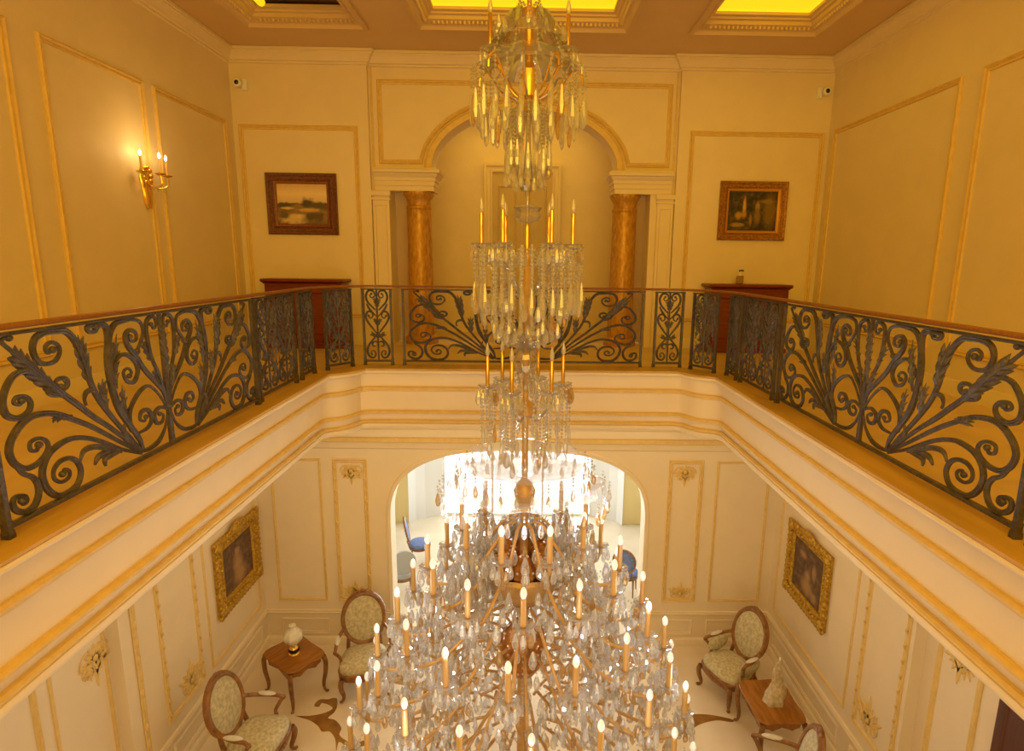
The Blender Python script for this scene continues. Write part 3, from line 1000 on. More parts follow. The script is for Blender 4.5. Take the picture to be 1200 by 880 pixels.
def narrow_panel(A, B, label, group, dense=0, cols=1):
    r, L = rail_root(A, B, label, group)
    rail_common(r, L)
    W = (L - 0.08) / cols
    k = W / 0.31
    for c in range(cols):
        cx = -(L - 0.08) / 2 + W * (c + 0.5)
        for s in (-1, 1):
            to = lambda x, z: (cx + s * x * k, 0.0, z)
            for pts in NARC:
                mb = MB()
                strap(mb, pts, to, 0.010, n=3)
                mb.build('scroll', IRON, r)
            lv = list(NLEAF)
            if dense:
                lv += [((0.03, 0.12), (0.13, 0.38), 0.04), ((0.02, 0.38), (0.12, 0.62), 0.045), ((0.03, 0.60), (0.12, 0.9), 0.05), ((0.13, 0.4), (0.1, 0.72), 0.035), ((0.01, 0.75), (0.06, 0.95), 0.035), ((0.14, 0.66), (0.145, 0.93), 0.03)]
            for a, b, wd in lv:
                mb = MB()
                leaf(mb, a, b, wd, to)
                mb.build('acanthus_leaf', IRON2, r)
        mb = MB()
        tube(mb, [(cx, 0, z) for z in (0.078, 0.3, 0.6, 0.95)], 0.009, sec=IR, ref=(0, 1, 0))
        mb.build('centre_stem', IRON, r)
    return r


GR = 'wrought iron panels of the gallery railing'
big_panel((RXL + 0.02, 2.575), (RXL + 0.02, 5.24), 'long wrought iron scroll panel of the railing on the left gallery', GR)
narrow_panel((RXL, 5.30), (RXL, 6.20), 'leafy iron railing panel next after the long left scroll panel', GR, 1, 2)
narrow_panel((RXL, 6.32), (RXL, 6.74), 'leafy narrow iron railing panel just before the gap at the left rear corner', GR, 1)
narrow_panel((-2.33, 6.90), (-2.09, 7.215), 'iron railing panel set across the left rear corner of the gallery', GR, 1)
narrow_panel((-2.00, RY - 0.02), (-1.62, RY - 0.01), 'narrow lyre shaped iron panel left of the long rear railing panel', GR)
big_panel((-1.51, RY - 0.01), (1.51, RY + 0.03), 'long wrought iron scroll panel of the rear railing behind the chandelier', GR)
narrow_panel((1.64, RY + 0.03), (2.02, RY + 0.04), 'narrow lyre shaped iron panel right of the long rear railing panel', GR)
narrow_panel((2.09, 7.27), (2.33, 6.98), 'iron railing panel set across the right rear corner of the gallery', GR, 1)
narrow_panel((2.425, 6.88), (2.44, 6.55), 'leafy narrow iron railing panel just past the gap at the right rear corner', GR, 1)
narrow_panel((2.445, 6.48), (2.45, 5.57), 'leafy iron railing panel next before the long right scroll panel', GR, 1, 2)
big_panel((2.45, 5.50), (2.45, 2.645), 'long wrought iron scroll panel of the railing on the right gallery', GR)
big_panel((RXL + 0.02, 2.52), (RXL + 0.02, -0.2), 'nearest wrought iron panel at the left edge, mostly out of frame', GR)
big_panel((2.45, 2.59), (2.45, -0.2), 'nearest wrought iron panel at the right edge, mostly out of frame', GR)
hr = [(RXL + 0.02, -0.3), (RXL + 0.02, 2.5), (RXL + 0.01, 5.2), (RXL, 6.2), (RXL + 0.01, 6.7), (-2.3, 6.95), (-2.08, 7.23), (-1.9, RY - 0.02), (-1.5, RY), (0, RY + 0.01), (1.6, RY + 0.03), (1.95, RY + 0.02), (2.14, 7.24), (2.34, 6.98), (2.43, 6.75), (2.445, 6.3), (2.45, 5.5), (2.45, 2.6), (2.45, -0.3)]
mb = MB()
sec = [(1, -0.3), (1.05, 0.1), (0.8, 0.5), (0.3, 0.68), (-0.3, 0.68), (-0.8, 0.5), (-1.05, 0.1), (-1, -0.3), (-0.7, -0.45), (0.7, -0.45)]
tube(mb, [(x, y, 0.990) for x, y in hr], 0.025, sec=sec, ref=(0, 0, 1))
tag(mb.build('handrail', RAILWOOD), 'polished reddish wood handrail running along the top of the iron railing', 'handrail')


# ---------------------------------------------------------------- pictures
def paint(name, kind):
    m = bpy.data.materials.new(name)
    m.use_nodes = True
    nt = m.node_tree
    b = nt.nodes['Principled BSDF']
    b.inputs['Roughness'].default_value = 0.45
    tc = nt.nodes.new('ShaderNodeTexCoord')
    sp = nt.nodes.new('ShaderNodeSeparateXYZ')
    nt.links.new(tc.outputs['Generated'], sp.inputs[0])
    nz = nt.nodes.new('ShaderNodeTexNoise')
    nz.inputs['Detail'].default_value = 8
    nt.links.new(tc.outputs['Generated'], nz.inputs['Vector'])

    def math_(op, a, b_):
        n = nt.nodes.new('ShaderNodeMath')
        n.operation = op
        for i, q in enumerate((a, b_)):
            if isinstance(q, (int, float)):
                n.inputs[i].default_value = q
            else:
                nt.links.new(q, n.inputs[i])
        return n.outputs[0]

    def ramp(fac, stops):
        r = nt.nodes.new('ShaderNodeValToRGB')
        e = r.color_ramp.elements
        e[0].position, e[0].color = stops[0][0], (*stops[0][1], 1)
        e[1].position, e[1].color = stops[1][0], (*stops[1][1], 1)
        for p, c in stops[2:]:
            q = e.new(p)
            q.color = (*c, 1)
        nt.links.new(fac, r.inputs['Fac'])
        return r.outputs[0]
    def mix(c1, c2, fac):
        n = nt.nodes.new('ShaderNodeMix')
        n.data_type = 'RGBA'
        nt.links.new(fac, n.inputs['Factor'])
        nt.links.new(c1, n.inputs[6])
        if isinstance(c2, tuple):
            n.inputs[7].default_value = (*c2, 1)
        else:
            nt.links.new(c2, n.inputs[7])
        return n.outputs[2]

    def blob(cx, cz, rx, rz, soft=0.35, rag=0.9):
        dx = math_('DIVIDE', math_('SUBTRACT', sp.outputs['X'], cx), rx)
        dz = math_('DIVIDE', math_('SUBTRACT', sp.outputs['Z'], cz), rz)
        q = math_('SQRT', math_('ADD', math_('MULTIPLY', dx, dx), math_('MULTIPLY', dz, dz)), 0)
        q = math_('ADD', q, math_('MULTIPLY', math_('SUBTRACT', nz.outputs['Fac'], 0.5), rag * 2))
        n = nt.nodes.new('ShaderNodeMapRange')
        nt.links.new(q, n.inputs['Value'])
        n.inputs['From Min'].default_value = 1 - soft
        n.inputs['From Max'].default_value = 1 + soft
        n.inputs['To Min'].default_value = 1
        n.inputs['To Max'].default_value = 0
        return n.outputs[0]
    if kind == 'land':
        nz.inputs['Scale'].default_value = 9
        f = math_('ADD', sp.outputs['Z'], math_('MULTIPLY', math_('SUBTRACT', nz.outputs['Fac'], 0.5), 0.14))
        c = ramp(f, [(0.0, (0.140, 0.091, 0.026)), (0.14, (0.238, 0.154, 0.048)), (0.26, (0.336, 0.210, 0.064)), (0.36, (0.182, 0.119, 0.032)), (0.46, (0.280, 0.175, 0.048)), (0.50, (0.126, 0.091, 0.032)), (0.53, (0.672, 0.490, 0.272)), (0.75, (0.840, 0.644, 0.400)), (1.0, (0.616, 0.434, 0.240))])
        for cx, cz, rx, rz, col in ((0.60, 0.52, 0.11, 0.13, (0.063, 0.045, 0.013)), (0.86, 0.46, 0.2, 0.09, (0.098, 0.070, 0.022)), (0.14, 0.46, 0.16, 0.07, (0.084, 0.063, 0.019)), (0.62, 0.36, 0.22, 0.05, (0.588, 0.364, 0.112)), (0.20, 0.40, 0.12, 0.03, (0.700, 0.476, 0.192)), (0.30, 0.12, 0.22, 0.12, (0.644, 0.476, 0.240)), (0.45, 0.2, 0.16, 0.05, (0.728, 0.560, 0.304)), (0.75, 0.2, 0.22, 0.1, (0.098, 0.063, 0.019)), (0.12, 0.25, 0.10, 0.1, (0.140, 0.091, 0.026))):
            c = mix(c, col, blob(cx, cz, rx, rz))
    elif kind == 'dark':
        nz.inputs['Scale'].default_value = 8
        c = ramp(nz.outputs['Fac'], [(0.36, (0.016, 0.011, 0.006)), (0.50, (0.045, 0.03, 0.012)), (0.62, (0.11, 0.07, 0.02))])
        for cx, cz, rx, rz, col in ((0.85, 0.5, 0.12, 0.36, (0.20, 0.12, 0.02)), (0.33, 0.62, 0.03, 0.22, (0.62, 0.36, 0.04)), (0.22, 0.38, 0.07, 0.09, (0.46, 0.26, 0.03)), (0.33, 0.42, 0.05, 0.1, (0.42, 0.23, 0.03)), (0.60, 0.62, 0.045, 0.1, (0.40, 0.24, 0.04)), (0.60, 0.38, 0.06, 0.2, (0.24, 0.14, 0.02)), (0.78, 0.74, 0.16, 0.05, (0.25, 0.16, 0.03)), (0.20, 0.15, 0.13, 0.05, (0.34, 0.2, 0.03)), (0.47, 0.28, 0.03, 0.14, (0.30, 0.17, 0.03))):
            c = mix(c, col, blob(cx, cz, rx, rz))
    else:
        nz.inputs['Scale'].default_value = 10
        c = ramp(nz.outputs['Fac'], [(0.35, (0.055, 0.026, 0.016)), (0.52, (0.11, 0.055, 0.03)), (0.66, (0.20, 0.11, 0.055))])
        fig = ((0.5, 0.72, 0.07, 0.07), (0.5, 0.45, 0.13, 0.22), (0.55, 0.2, 0.18, 0.16)) if kind == 'figL' else ((0.5, 0.42, 0.08, 0.1), (0.5, 0.22, 0.16, 0.14), (0.3, 0.75, 0.1, 0.06), (0.75, 0.15, 0.1, 0.08), (0.7, 0.6, 0.06, 0.12))
        for cx, cz, rx, rz in fig:
            c = mix(c, (0.36, 0.21, 0.085), blob(cx, cz, rx, rz, 0.5))
    nt.links.new(c, b.inputs['Base Color'])
    return m


def picture(name, plane_rot, loc, W, H, fw, fm, im, label, depth=0.06, carved=False, inner=None):
    """local frame: X along the wall, Z up, -Y towards the viewer"""
    r = empty(name, loc, plane_rot, label, 'painting', 'framed paintings')
    to = lambda u, v, h: (u, -h, v)
    mb = MB()
    prof = [(0, 0.0), (0, depth * 0.7), (fw * 0.12, depth), (fw * 0.3, depth * 0.92), (fw * 0.42, depth * 0.65), (fw * 0.75, depth * 0.55), (fw * 0.82, depth * 0.7), (fw * 0.92, depth * 0.62), (fw, depth * 0.35), (fw, 0.0)]
    sweep(mb, rect(-W / 2, W / 2, -H / 2, H / 2), True, prof, to)
    if carved:
        for side in range(4):
            a, b = [((-W / 2, -H / 2), (W / 2, -H / 2)), ((W / 2, -H / 2), (W / 2, H / 2)), ((W / 2, H / 2), (-W / 2, H / 2)), ((-W / 2, H / 2), (-W / 2, -H / 2))][side]
            A, B = Vector(a), Vector(b)
            e = (B - A).normalized()
            nn = Vector((-e.y, e.x))
            k = int((B - A).length / 0.085)
            for i in range(k + 1):
                p = A + (B - A) * (i / k)
                q = p + nn * 0.012
                ellipsoid(mb, (q.x, -depth * 0.7, q.y), 0.038, depth * 0.35, 0.038, 8, 4)
                q = p + nn * fw * 0.5
                ellipsoid(mb, (q.x, -depth * 0.7, q.y), 0.026, depth * 0.35, 0.026, 8, 4)
        for sx in (-1, 1):
            for sz in (-1, 1):
                ellipsoid(mb, (sx * (W / 2 - fw * 0.4), -depth * 0.8, sz * (H / 2 - fw * 0.4)), fw * 0.5, depth * 0.5, fw * 0.5, 10, 5)
        ellipsoid(mb, (0, -depth * 0.8, H / 2), fw * 1.2, depth * 0.5, fw * 0.55, 12, 5)
    mb.build('frame', fm, r)
    if inner:
        mb = MB()
        sweep(mb, rect(-W / 2 + fw, W / 2 - fw, -H / 2 + fw, H / 2 - fw), True, [(-0.002, 0), (-0.002, depth * 0.7), (0.02, depth * 0.6), (0.035, depth * 0.3), (0.035, 0)], to)
        mb.build('inner_frame', inner, r)
        fw += 0.033
    mb = MB()
    box(mb, -W / 2 + fw - 0.005, W / 2 - fw + 0.005, -0.018, -0.004, -H / 2 + fw - 0.005, H / 2 - fw + 0.005)
    mb.build('canvas', im, r, smooth=False)
    return r


picture('framed_painting', 0, (-3.325, YB - 0.001, 2.11), 1.045, 0.885, 0.12, FRAMEWOOD, paint('landscape_canvas', 'land'), 'landscape painting with pale sky in a red brown frame', inner=mat('red_inner_slip', (0.30, 0.085, 0.02), 0.4, noise=0.4, scale=30))
picture('framed_painting', 0, (3.435, YB - 0.001, 2.10), 1.02, 0.86, 0.11, FRAMEGOLD, paint('dark_canvas', 'dark'), 'dark painting with gold figures in a bronze frame over the cabinet with the bottle', inner=mat('gold_inner_slip', (0.55, 0.27, 0.04), 0.35, 0.4))
# side wall pictures (rotated so that local -Y faces the hall)
picture('framed_painting', pi / 2, (LXL + 0.001, 8.36, -3.24), 1.30, 1.15, 0.20, BAROQUE, paint('portrait_canvas_left', 'figL'), 'dark portrait in a carved gilt frame on the lower left wall', 0.08, True)
picture('framed_painting', -pi / 2, (LXR - 0.001, 7.97, -3.17), 1.23, 1.14, 0.17, BAROQUE, paint('portrait_canvas_right', 'figR'), 'dark figure painting in a carved gilt frame on the lower right wall', 0.08, True)


# ---------------------------------------------------------------- gallery furniture
def cabinet(x0, x1, zt, label):
    r = empty('console_cabinet', ((x0 + x1) / 2, 8.93, 0), 0, label, 'cabinet', 'mahogany cabinets on the rear gallery')
    w2 = (x1 - x0) / 2
    mb = MB()
    box(mb, -w2, w2, -0.22, 0.22, zt - 0.045, zt, 0.012)
    sweep(mb, rect(-w2, w2, -0.22, 0.22), True, [(0.0, zt - 0.04), (0.02, zt - 0.05), (0.04, zt - 0.075), (0.05, zt - 0.075)], pXY)
    mb.build('top', MAHOG, r)
    mb = MB()
    box(mb, -w2 + 0.05, w2 - 0.05, -0.18, 0.2, 0.06, zt - 0.05, 0.005)
    mb.build('body', MAHOG, r)
    for s in (-1, 1):
        mb = MB()
        a, b = sorted((s * 0.01, s * (w2 - 0.09)))
        box(mb, a, b, -0.2, -0.18, 0.12, zt - 0.11, 0.004)
        sweep(mb, rect(a + 0.06, b - 0.06, 0.2, zt - 0.19), True, [(0, 0.2), (0.015, 0.215), (0.03, 0.2)], lambda u, v, h: (u, -h, v))
        d_ = mb.build('door', MAHOG, r)
        mb = MB()
        ellipsoid(mb, (s * 0.06, -0.215, zt * 0.55), 0.014, 0.014, 0.014, 8, 5)
        mb.build('knob', BRASS, d_)
    mb = MB()
    box(mb, -w2 + 0.02, w2 - 0.02, -0.21, 0.2, 0.0, 0.07, 0.012)
    mb.build('plinth', MAHOG, r)
    return r


cabinet(-3.85, -2.64, 1.02, 'red mahogany console cabinet under the landscape painting')
cabinet(2.73, 3.97, 1.02, 'red mahogany console cabinet with a pump bottle on top')
r = empty('pump_bottle', (3.23, 8.90, 1.02), 0, 'small glass pump bottle standing on the right mahogany cabinet', 'bottle')
mb = MB()
box(mb, -0.05, 0.05, -0.03, 0.03, 0.001, 0.125, 0.012)
mb.build('bottle_body', mat('amber_bottle', (0.33, 0.20, 0.06), 0.15), r)
mb = MB()
lathe(mb, [(0.0, 0.12), (0.02, 0.12), (0.02, 0.145), (0.008, 0.15), (0.008, 0.19), (0.0, 0.19)], 12)
mb.build('collar', WHITEP, r)
mb = MB()
tube(mb, [(-0.02, 0, 0.195), (0.03, 0, 0.2), (0.05, 0, 0.195)], 0.011, 8)
mb.build('pump', BLACKP, r)


def cctv(x, z, s, label):
    r = empty('security_camera', (x, YB - 0.001, z), 0, label, 'security camera', 'wall security cameras')
    mb = MB()
    box(mb, -0.035 + s * 0.05, 0.035 + s * 0.05, -0.03, 0.0, -0.085, 0.075, 0.006)
    mb.build('mount', WHITEP, r)
    mb = MB()
    lathe(mb, [(0.0, 0.0), (0.045, 0.0), (0.055, 0.02), (0.055, 0.08), (0.045, 0.09), (0.0, 0.09)], 16)
    o = mb.build('camera_body', WHITEP, r)
    o.rotation_euler = (pi / 2, 0, 0)
    o.location = (-s * 0.02, -0.03, 0)
    mb = MB()
    lathe(mb, [(0.0, 0.012), (0.02, 0.008), (0.032, 0.0), (0.0, 0.0)], 14)
    l = mb.build('lens', BLACKP, o)
    l.location = (0, 0, 0.09)


cctv(-4.10, 3.765, 1, 'small white wall camera high in the left rear corner')
cctv(4.33, 3.78, -1, 'small white wall camera high in the right rear corner')

# wall sconce
r = empty('wall_sconce', (XL + 0.001, 6.96, 2.15), 0, 'lit brass three candle sconce on the left gallery wall', 'wall lamp')
mb = MB()
for k in range(7):
    t = k / 6
    pass
prof = [(-0.30, 0.02), (-0.25, 0.05), (-0.15, 0.055), (-0.05, 0.07), (0.05, 0.085), (0.12, 0.07), (0.17, 0.03)]
rings = [[(0.002 + max(0, 0.045 * sin(pi * k / 8)), w_ * cos(pi * k / 8), z_) for k in range(9)] + [(0.0, -w_ * 0.5, z_), (0.0, w_ * 0.5, z_)] for z_, w_ in prof]
loft(mb, rings)
for k in range(9):
    a = 2 * pi * k / 9
    ellipsoid(mb, (0.035, 0.07 * cos(a), 0.06 + 0.09 * sin(a)), 0.025, 0.03, 0.03, 8, 5)
mb.build('backplate', BRASS, r)
for i, (dy, ox) in enumerate(((-0.19, 0.10), (0.0, 0.19), (0.19, 0.15))):
    mb = MB()
    tube(mb, spline([(0.03, dy * 0.1, 0.0), (ox * 0.5, dy * 0.5, -0.07), (ox, dy * 0.9, -0.04), (ox, dy, 0.06)], 6), 0.011, 8)
    a_ = mb.build('arm', BRASS, r)
    mb = MB()
    lathe(mb, [(0.0, 0.055), (0.03, 0.06), (0.055, 0.075), (0.058, 0.08), (0.03, 0.078), (0.016, 0.085), (0.0, 0.085)], 16, (ox, dy, 0))
    mb.build('drip_pan', BRASS, a_)
    mb = MB()
    lathe(mb, [(0.013, 0.08), (0.013, 0.24), (0.0, 0.242)], 12, (ox, dy, 0))
    mb.build('candle', WAX, a_)
    mb = MB()
    lathe(mb, [(0.0, 0.24), (0.011, 0.255), (0.013, 0.27), (0.006, 0.295), (0.0, 0.305)], 10, (ox, dy, 0))
    mb.build('bulb', BULBLIT, a_)
for k in range(5):
    a = (k - 2) * 0.5
    mb = MB()
    ellipsoid(mb, (0.13 + 0.05 * cos(a), 0.12 * sin(a), -0.09), 0.008, 0.008, 0.035, 6, 4)
    mb.build('crystal_drop', CRYSTAL, r, smooth=False)
L_ = bpy.data.lights.new('sconce_glow', 'POINT')
L_.energy = 6
L_.color = (1.0, 0.62, 0.2)
L_.shadow_soft_size = 0.14
lo = bpy.data.objects.new('sconce_glow', L_)
COL.objects.link(lo)
lo.location = (XL + 0.36, 6.85, 2.52)


# ---------------------------------------------------------------- lower hall furniture
def cabriole(mb, x, y, h, sx, sy, r0=0.034):
    pts = [(x, y, h), (x + sx * 0.018, y + sy * 0.018, h * 0.82), (x + sx * 0.012, y + sy * 0.012, h * 0.55), (x - sx * 0.012, y - sy * 0.012, h * 0.25), (x - sx * 0.004, y - sy * 0.004, h * 0.08), (x + sx * 0.02, y + sy * 0.02, 0.012)]
    tube(mb, spline(pts, 5), lambda t: r0 * (1.0 + 0.15 * sin(pi * t * 1.2) - 0.58 * t + (0.25 if t > 0.93 else 0)), 10)
    ellipsoid(mb, (x + sx * 0.02, y + sy * 0.02, 0.018), r0 * 0.75, r0 * 0.75, 0.018, 8, 5)


def armchair():
    """local: sitter faces -Y"""
    r = empty('armchair', (0, 0, 0), 0, 'x', 'armchair', 'carved walnut armchairs of the hall')
    # seat
    mb = MB()
    out = []
    N = 32
    for k in range(N):
        a = 2 * pi * k / N
        e = 0.62
        x = 0.31 * (abs(cos(a)) ** e) * (1 if cos(a) > 0 else -1)
        y = 0.28 * (abs(sin(a)) ** e) * (1 if sin(a) > 0 else -1)
        x *= 1 - 0.12 * (y / 0.28)
        out.append((x, y))
    rings = []
    for z, sc in ((0.36, 0.96), (0.39, 1.0), (0.43, 1.0), (0.465, 0.94), (0.49, 0.8), (0.505, 0.55), (0.51, 0.25), (0.511, 0.02)):
        rings.append([(x * sc, y * sc, z) for x, y in out])
    loft(mb, rings)
    mb.build('seat', DAMASK, r)
    mb = MB()
    rings = []
    for z, sc in ((0.29, 0.98), (0.30, 1.03), (0.35, 1.04), (0.375, 1.05), (0.385, 1.02)):
        rings.append([(x * sc, y * sc, z - (0.03 * (1 - abs(x) / 0.31) if z < 0.31 else 0)) for x, y in out])
    loft(mb, rings)
    for k in range(3):
        ellipsoid(mb, ((k - 1) * 0.05, -0.30, 0.32), 0.035, 0.015, 0.025, 8, 4)
    mb.build('seat_rail', CHAIRWOOD, r)
    for sx in (-1, 1):
        for sy, yy, xx in ((-1, -0.25, 0.28), (1, 0.24, 0.23)):
            mb = MB()
            cabriole(mb, sx * xx, yy, 0.33, sx, sy)
            mb.build('leg', CHAIRWOOD, r)
    # oval back, tilted
    bk = lambda u, v, h: (u, 0.27 + 0.24 * (v - 0.45) - h, v)
    cz = 0.82
    oval = [(0.27 * cos(2 * pi * k / 40), cz + 0.33 * sin(2 * pi * k / 40)) for k in range(40)]
    mb = MB()
    sweep(mb, oval, True, [(-0.035, -0.02), (-0.035, 0.02), (-0.02, 0.04), (0.0, 0.042), (0.02, 0.03), (0.025, 0.0), (0.02, -0.03), (-0.02, -0.03), (-0.035, -0.02)], bk)
    for dx, dv, rr in ((0, 0.36, 0.04), (-0.05, 0.345, 0.03), (0.05, 0.345, 0.03)):
        ellipsoid(mb, bk(dx, cz + dv, 0.01), rr * 1.2, 0.025, rr, 8, 5)
    for s in (-1, 1):
        tube(mb, spline([bk(s * 0.2, 0.62, 0), bk(s * 0.215, 0.5, 0), (s * 0.22, 0.25, 0.40), (s * 0.23, 0.24, 0.33)], 5), 0.026, 8)
    mb.build('back_frame', CHAIRWOOD, r)
    mb = MB()
    for side in (1, -1):
        rings = []
        for q in range(6):
            sc = 1 - q / 5.2
            rings.append([bk(0.255 * sc * cos(2 * pi * k / 32), cz + 0.315 * sc * sin(2 * pi * k / 32), side * (0.02 + 0.03 * (1 - sc * sc))) for k in range(32)])
        loft(mb, rings)
    mb.build('back_pad', DAMASK, r)
    for s in (-1, 1):
        mb = MB()
        tube(mb, spline([bk(s * 0.25, 0.72, 0.0), (s * 0.31, 0.20, 0.70), (s * 0.345, 0.05, 0.685), (s * 0.35, -0.07, 0.68), (s * 0.36, -0.12, 0.65), (s * 0.34, -0.09, 0.60), (s * 0.30, -0.05, 0.50), (s * 0.30, -0.10, 0.41), (s * 0.29, -0.14, 0.36)], 5), lambda t: 0.024 - 0.004 * t, 8)
        ellipsoid(mb, (s * 0.36, -0.125, 0.655), 0.028, 0.03, 0.03, 8, 5)
        arm_ = mb.build('arm', CHAIRWOOD, r)
        mb = MB()
        ellipsoid(mb, (s * 0.335, 0.06, 0.712), 0.034, 0.115, 0.022, 10, 6)
        mb.build('arm_pad', PALEPAD, arm_)
    return r


ac = armchair()
ac.location = (-3.38, 6.62, ZF)
ac.rotation_euler.z = radians(84)
ac.scale = (1.15, 1.15, 1.12)
ac['label'] = 'sage damask armchair with carved walnut frame against the lower left wall, pale arm pads'
for (x, y, a, lab) in ((-2.42, 8.16, 14, 'walnut framed armchair beside the left foot of the bright arch'), (3.22, 8.03, -64, 'sage damask armchair angled in the right rear corner below the wall panels'), (2.97, 5.93, -106, 'armchair nearest on the right, only its oval back showing past the table')):
    c = copy_tree(ac)
    c.location = (x, y, ZF)
    c.rotation_euler.z = radians(a)
    c['label'] = lab
    if a == -64:
        c.scale = (1.1, 1.1, 1.1)
        for s_ in (-1, 1):
            mb = MB()
            ellipsoid(mb, (s_ * 0.30, 0.07, 0.575), 0.045, 0.19, 0.115, 14, 8)
            mb.build('arm_cushion', DAMASK, c)


def side_table(loc, rz, w, d, h, label):
    r = empty('side_table', loc, rz, label, 'side table', 'walnut side tables of the hall')
    out = []
    N = 48
    for k in range(N):
        a = 2 * pi * k / N
        e = 0.38
        x = (abs(cos(a)) ** e) * (1 if cos(a) > 0 else -1)
        y = (abs(sin(a)) ** e) * (1 if sin(a) > 0 else -1)
        x_, y_ = x * (1 - 0.05 * cos(2 * pi * y * 0.5) ** 2 * (abs(x) > 0.7) * (1 - abs(y))), y * (1 - 0.07 * (1 - abs(x)) * (abs(y) > 0.7))
        out.append((x_ * w / 2, y_ * d / 2))
    mb = MB()
    loft(mb, [[(x * s, y * s, z) for x, y in out] for z, s in ((h - 0.035, 0.96), (h - 0.028, 0.99), (h - 0.012, 1.0), (h - 0.003, 0.985), (h, 0.96))])
    mb.build('tabletop', TABLEWOOD, r)
    mb = MB()
    loft(mb, [[(x * s, y * s, z - (0.05 * (abs(sin(6 * atan2(y, x)))) if z < h - 0.1 else 0)) for x, y in out] for z, s in ((h - 0.12, 0.86), (h - 0.06, 0.89), (h - 0.033, 0.90))])
    mb.build('apron', TABLEWOOD, r)
    for sx in (-1, 1):
        for sy in (-1, 1):
            mb = MB()
            cabriole(mb, sx * (w / 2 - 0.06), sy * (d / 2 - 0.06), h - 0.04, sx, sy, 0.036)
            mb.build('leg', CHAIRWOOD, r)
    return r


side_table((-3.44, 8.02, ZF), radians(-38), 0.82, 0.66, 0.665, 'small red brown side table carrying a glass lamp, turned cornerwise on the left')
side_table((3.46, 7.06, ZF), radians(2), 0.68, 0.88, 0.665, 'red brown side table carrying the cream ornament by the right wall')
TT = ZF + 0.665
r = empty('table_lamp', (-3.43, 8.0, TT), 0, 'small oil style lamp with pale glass globe on the left side table', 'table lamp')
mb = MB()
lathe(mb, [(0.0, 0.001), (0.075, 0.001), (0.08, 0.015), (0.06, 0.03), (0.07, 0.06), (0.075, 0.09), (0.06, 0.12), (0.03, 0.14), (0.025, 0.17), (0.04, 0.18), (0.0, 0.19)], 20)
mb.build('base', BRASS, r)
mb = MB()
lathe(mb, [(0.076, 0.05), (0.081, 0.075), (0.077, 0.1)], 20)
mb.build('base_band', BLACKP, r)
mb = MB()
lathe(mb, [(0.05, 0.18), (0.10, 0.21), (0.135, 0.27), (0.135, 0.32), (0.10, 0.39), (0.05, 0.42), (0.04, 0.45), (0.055, 0.48), (0.0, 0.50)], 24, wav=0.05, wn=8)
mb.build('lamp_shade', FROST, r)
r = empty('table_ornament', (3.47, 7.02, TT), 0, 'tall cream textured ornament tapering to a tip on the right side table', 'ornament')
mb = MB()
rings = []
for k in range(25):
    t = k / 24
    rad = 0.115 * (1 - t) ** 0.75 * (1 + 0.12 * sin(9 * t)) + 0.014
    cx, cy = 0.05 * t + 0.03 * sin(5 * t), 0.02 * sin(4 * t)
    rings.append([(cx + rad * (1 + 0.16 * sin(5 * 2 * pi * j / 20 + 9 * t)) * cos(2 * pi * j / 20), cy + rad * 0.8 * (1 + 0.16 * sin(5 * 2 * pi * j / 20 + 9 * t)) * sin(2 * pi * j / 20), 0.001 + 0.64 * t) for j in range(20)])
loft(mb, rings)
mb.build('carved_body', mat('cream_ceramic', (0.66, 0.56, 0.36), 0.45, c2=(0.45, 0.33, 0.15), scale=22, bump=0.6, bscale=40), r)
mb = MB()
ellipsoid(mb, (0.025, -0.015, 0.675), 0.016, 0.016, 0.03, 8, 6)
mb.build('tip', WHITEP, r)


# sun room dining chairs
def dining_chair(x, y, rz, pad, label, h=1.0):
    r = empty('dining_chair', (x, y, ZF), rz, label, 'chair', 'chairs of the sun room')
    mb = MB()
    out = [(0.24 * cos(2 * pi * k / 28), 0.23 * sin(2 * pi * k / 28)) for k in range(28)]
    loft(mb, [[(a * s, b * s, z) for a, b in out] for z, s in ((0.42, 1), (0.46, 1.02), (0.49, 0.9), (0.5, 0.6), (0.505, 0.05))])
    mb.build('seat', pad, r)
    mb = MB()
    loft(mb, [[(a * s, b * s, z) for a, b in out] for z, s in ((0.36, 1.0), (0.42, 1.05))])
    for s in (-1, 1):
        tube(mb, [(s * 0.15, 0.2, 0.4), (s * 0.15, 0.26, 0.6)], 0.016, 8)
    mb.build('seat_rail', CHAIRWOOD, r)
    bk = lambda u, v, h_: (u, 0.2 + 0.2 * (v - 0.45) - h_, v)
    mb = MB()
    oval = [(0.215 * cos(2 * pi * k / 32), 0.80 + 0.26 * sin(2 * pi * k / 32)) for k in range(32)]
    sweep(mb, oval, True, [(-0.02, -0.02), (-0.02, 0.02), (0.01, 0.025), (0.02, 0), (0.01, -0.025), (-0.02, -0.02)], bk)
    mb.build('back_frame', CHAIRWOOD if pad is BLUESEAT else GREYSEAT, r)
    mb = MB()
    for side in (1, -1):
        loft(mb, [[bk(0.2 * s * cos(2 * pi * k / 28), 0.80 + 0.245 * s * sin(2 * pi * k / 28), side * (0.015 + 0.02 * (1 - s * s))) for k in range(28)] for s in (1, 0.8, 0.55, 0.3, 0.03)])
    mb.build('back_pad', pad, r)
    for sx in (-1, 1):
        for sy in (-1, 1):
            mb = MB()
            tube(mb, [(sx * 0.17, sy * 0.16, 0.38), (sx * 0.18, sy * 0.18, 0.0)], lambda t: 0.022 - 0.01 * t, 8)
            mb.build('leg', CHAIRWOOD, r)
    return r


dining_chair(-2.37, 10.75, radians(200), GREYSEAT, 'grey oval backed chair seen through the left side of the arch')
dining_chair(-2.25, 12.0, radians(100), BLUESEAT, 'blue seated wooden chair deeper behind the arch on the left')
dining_chair(2.10, 10.85, radians(160), BLUESEAT, 'blue oval backed chair seen through the right side of the arch')

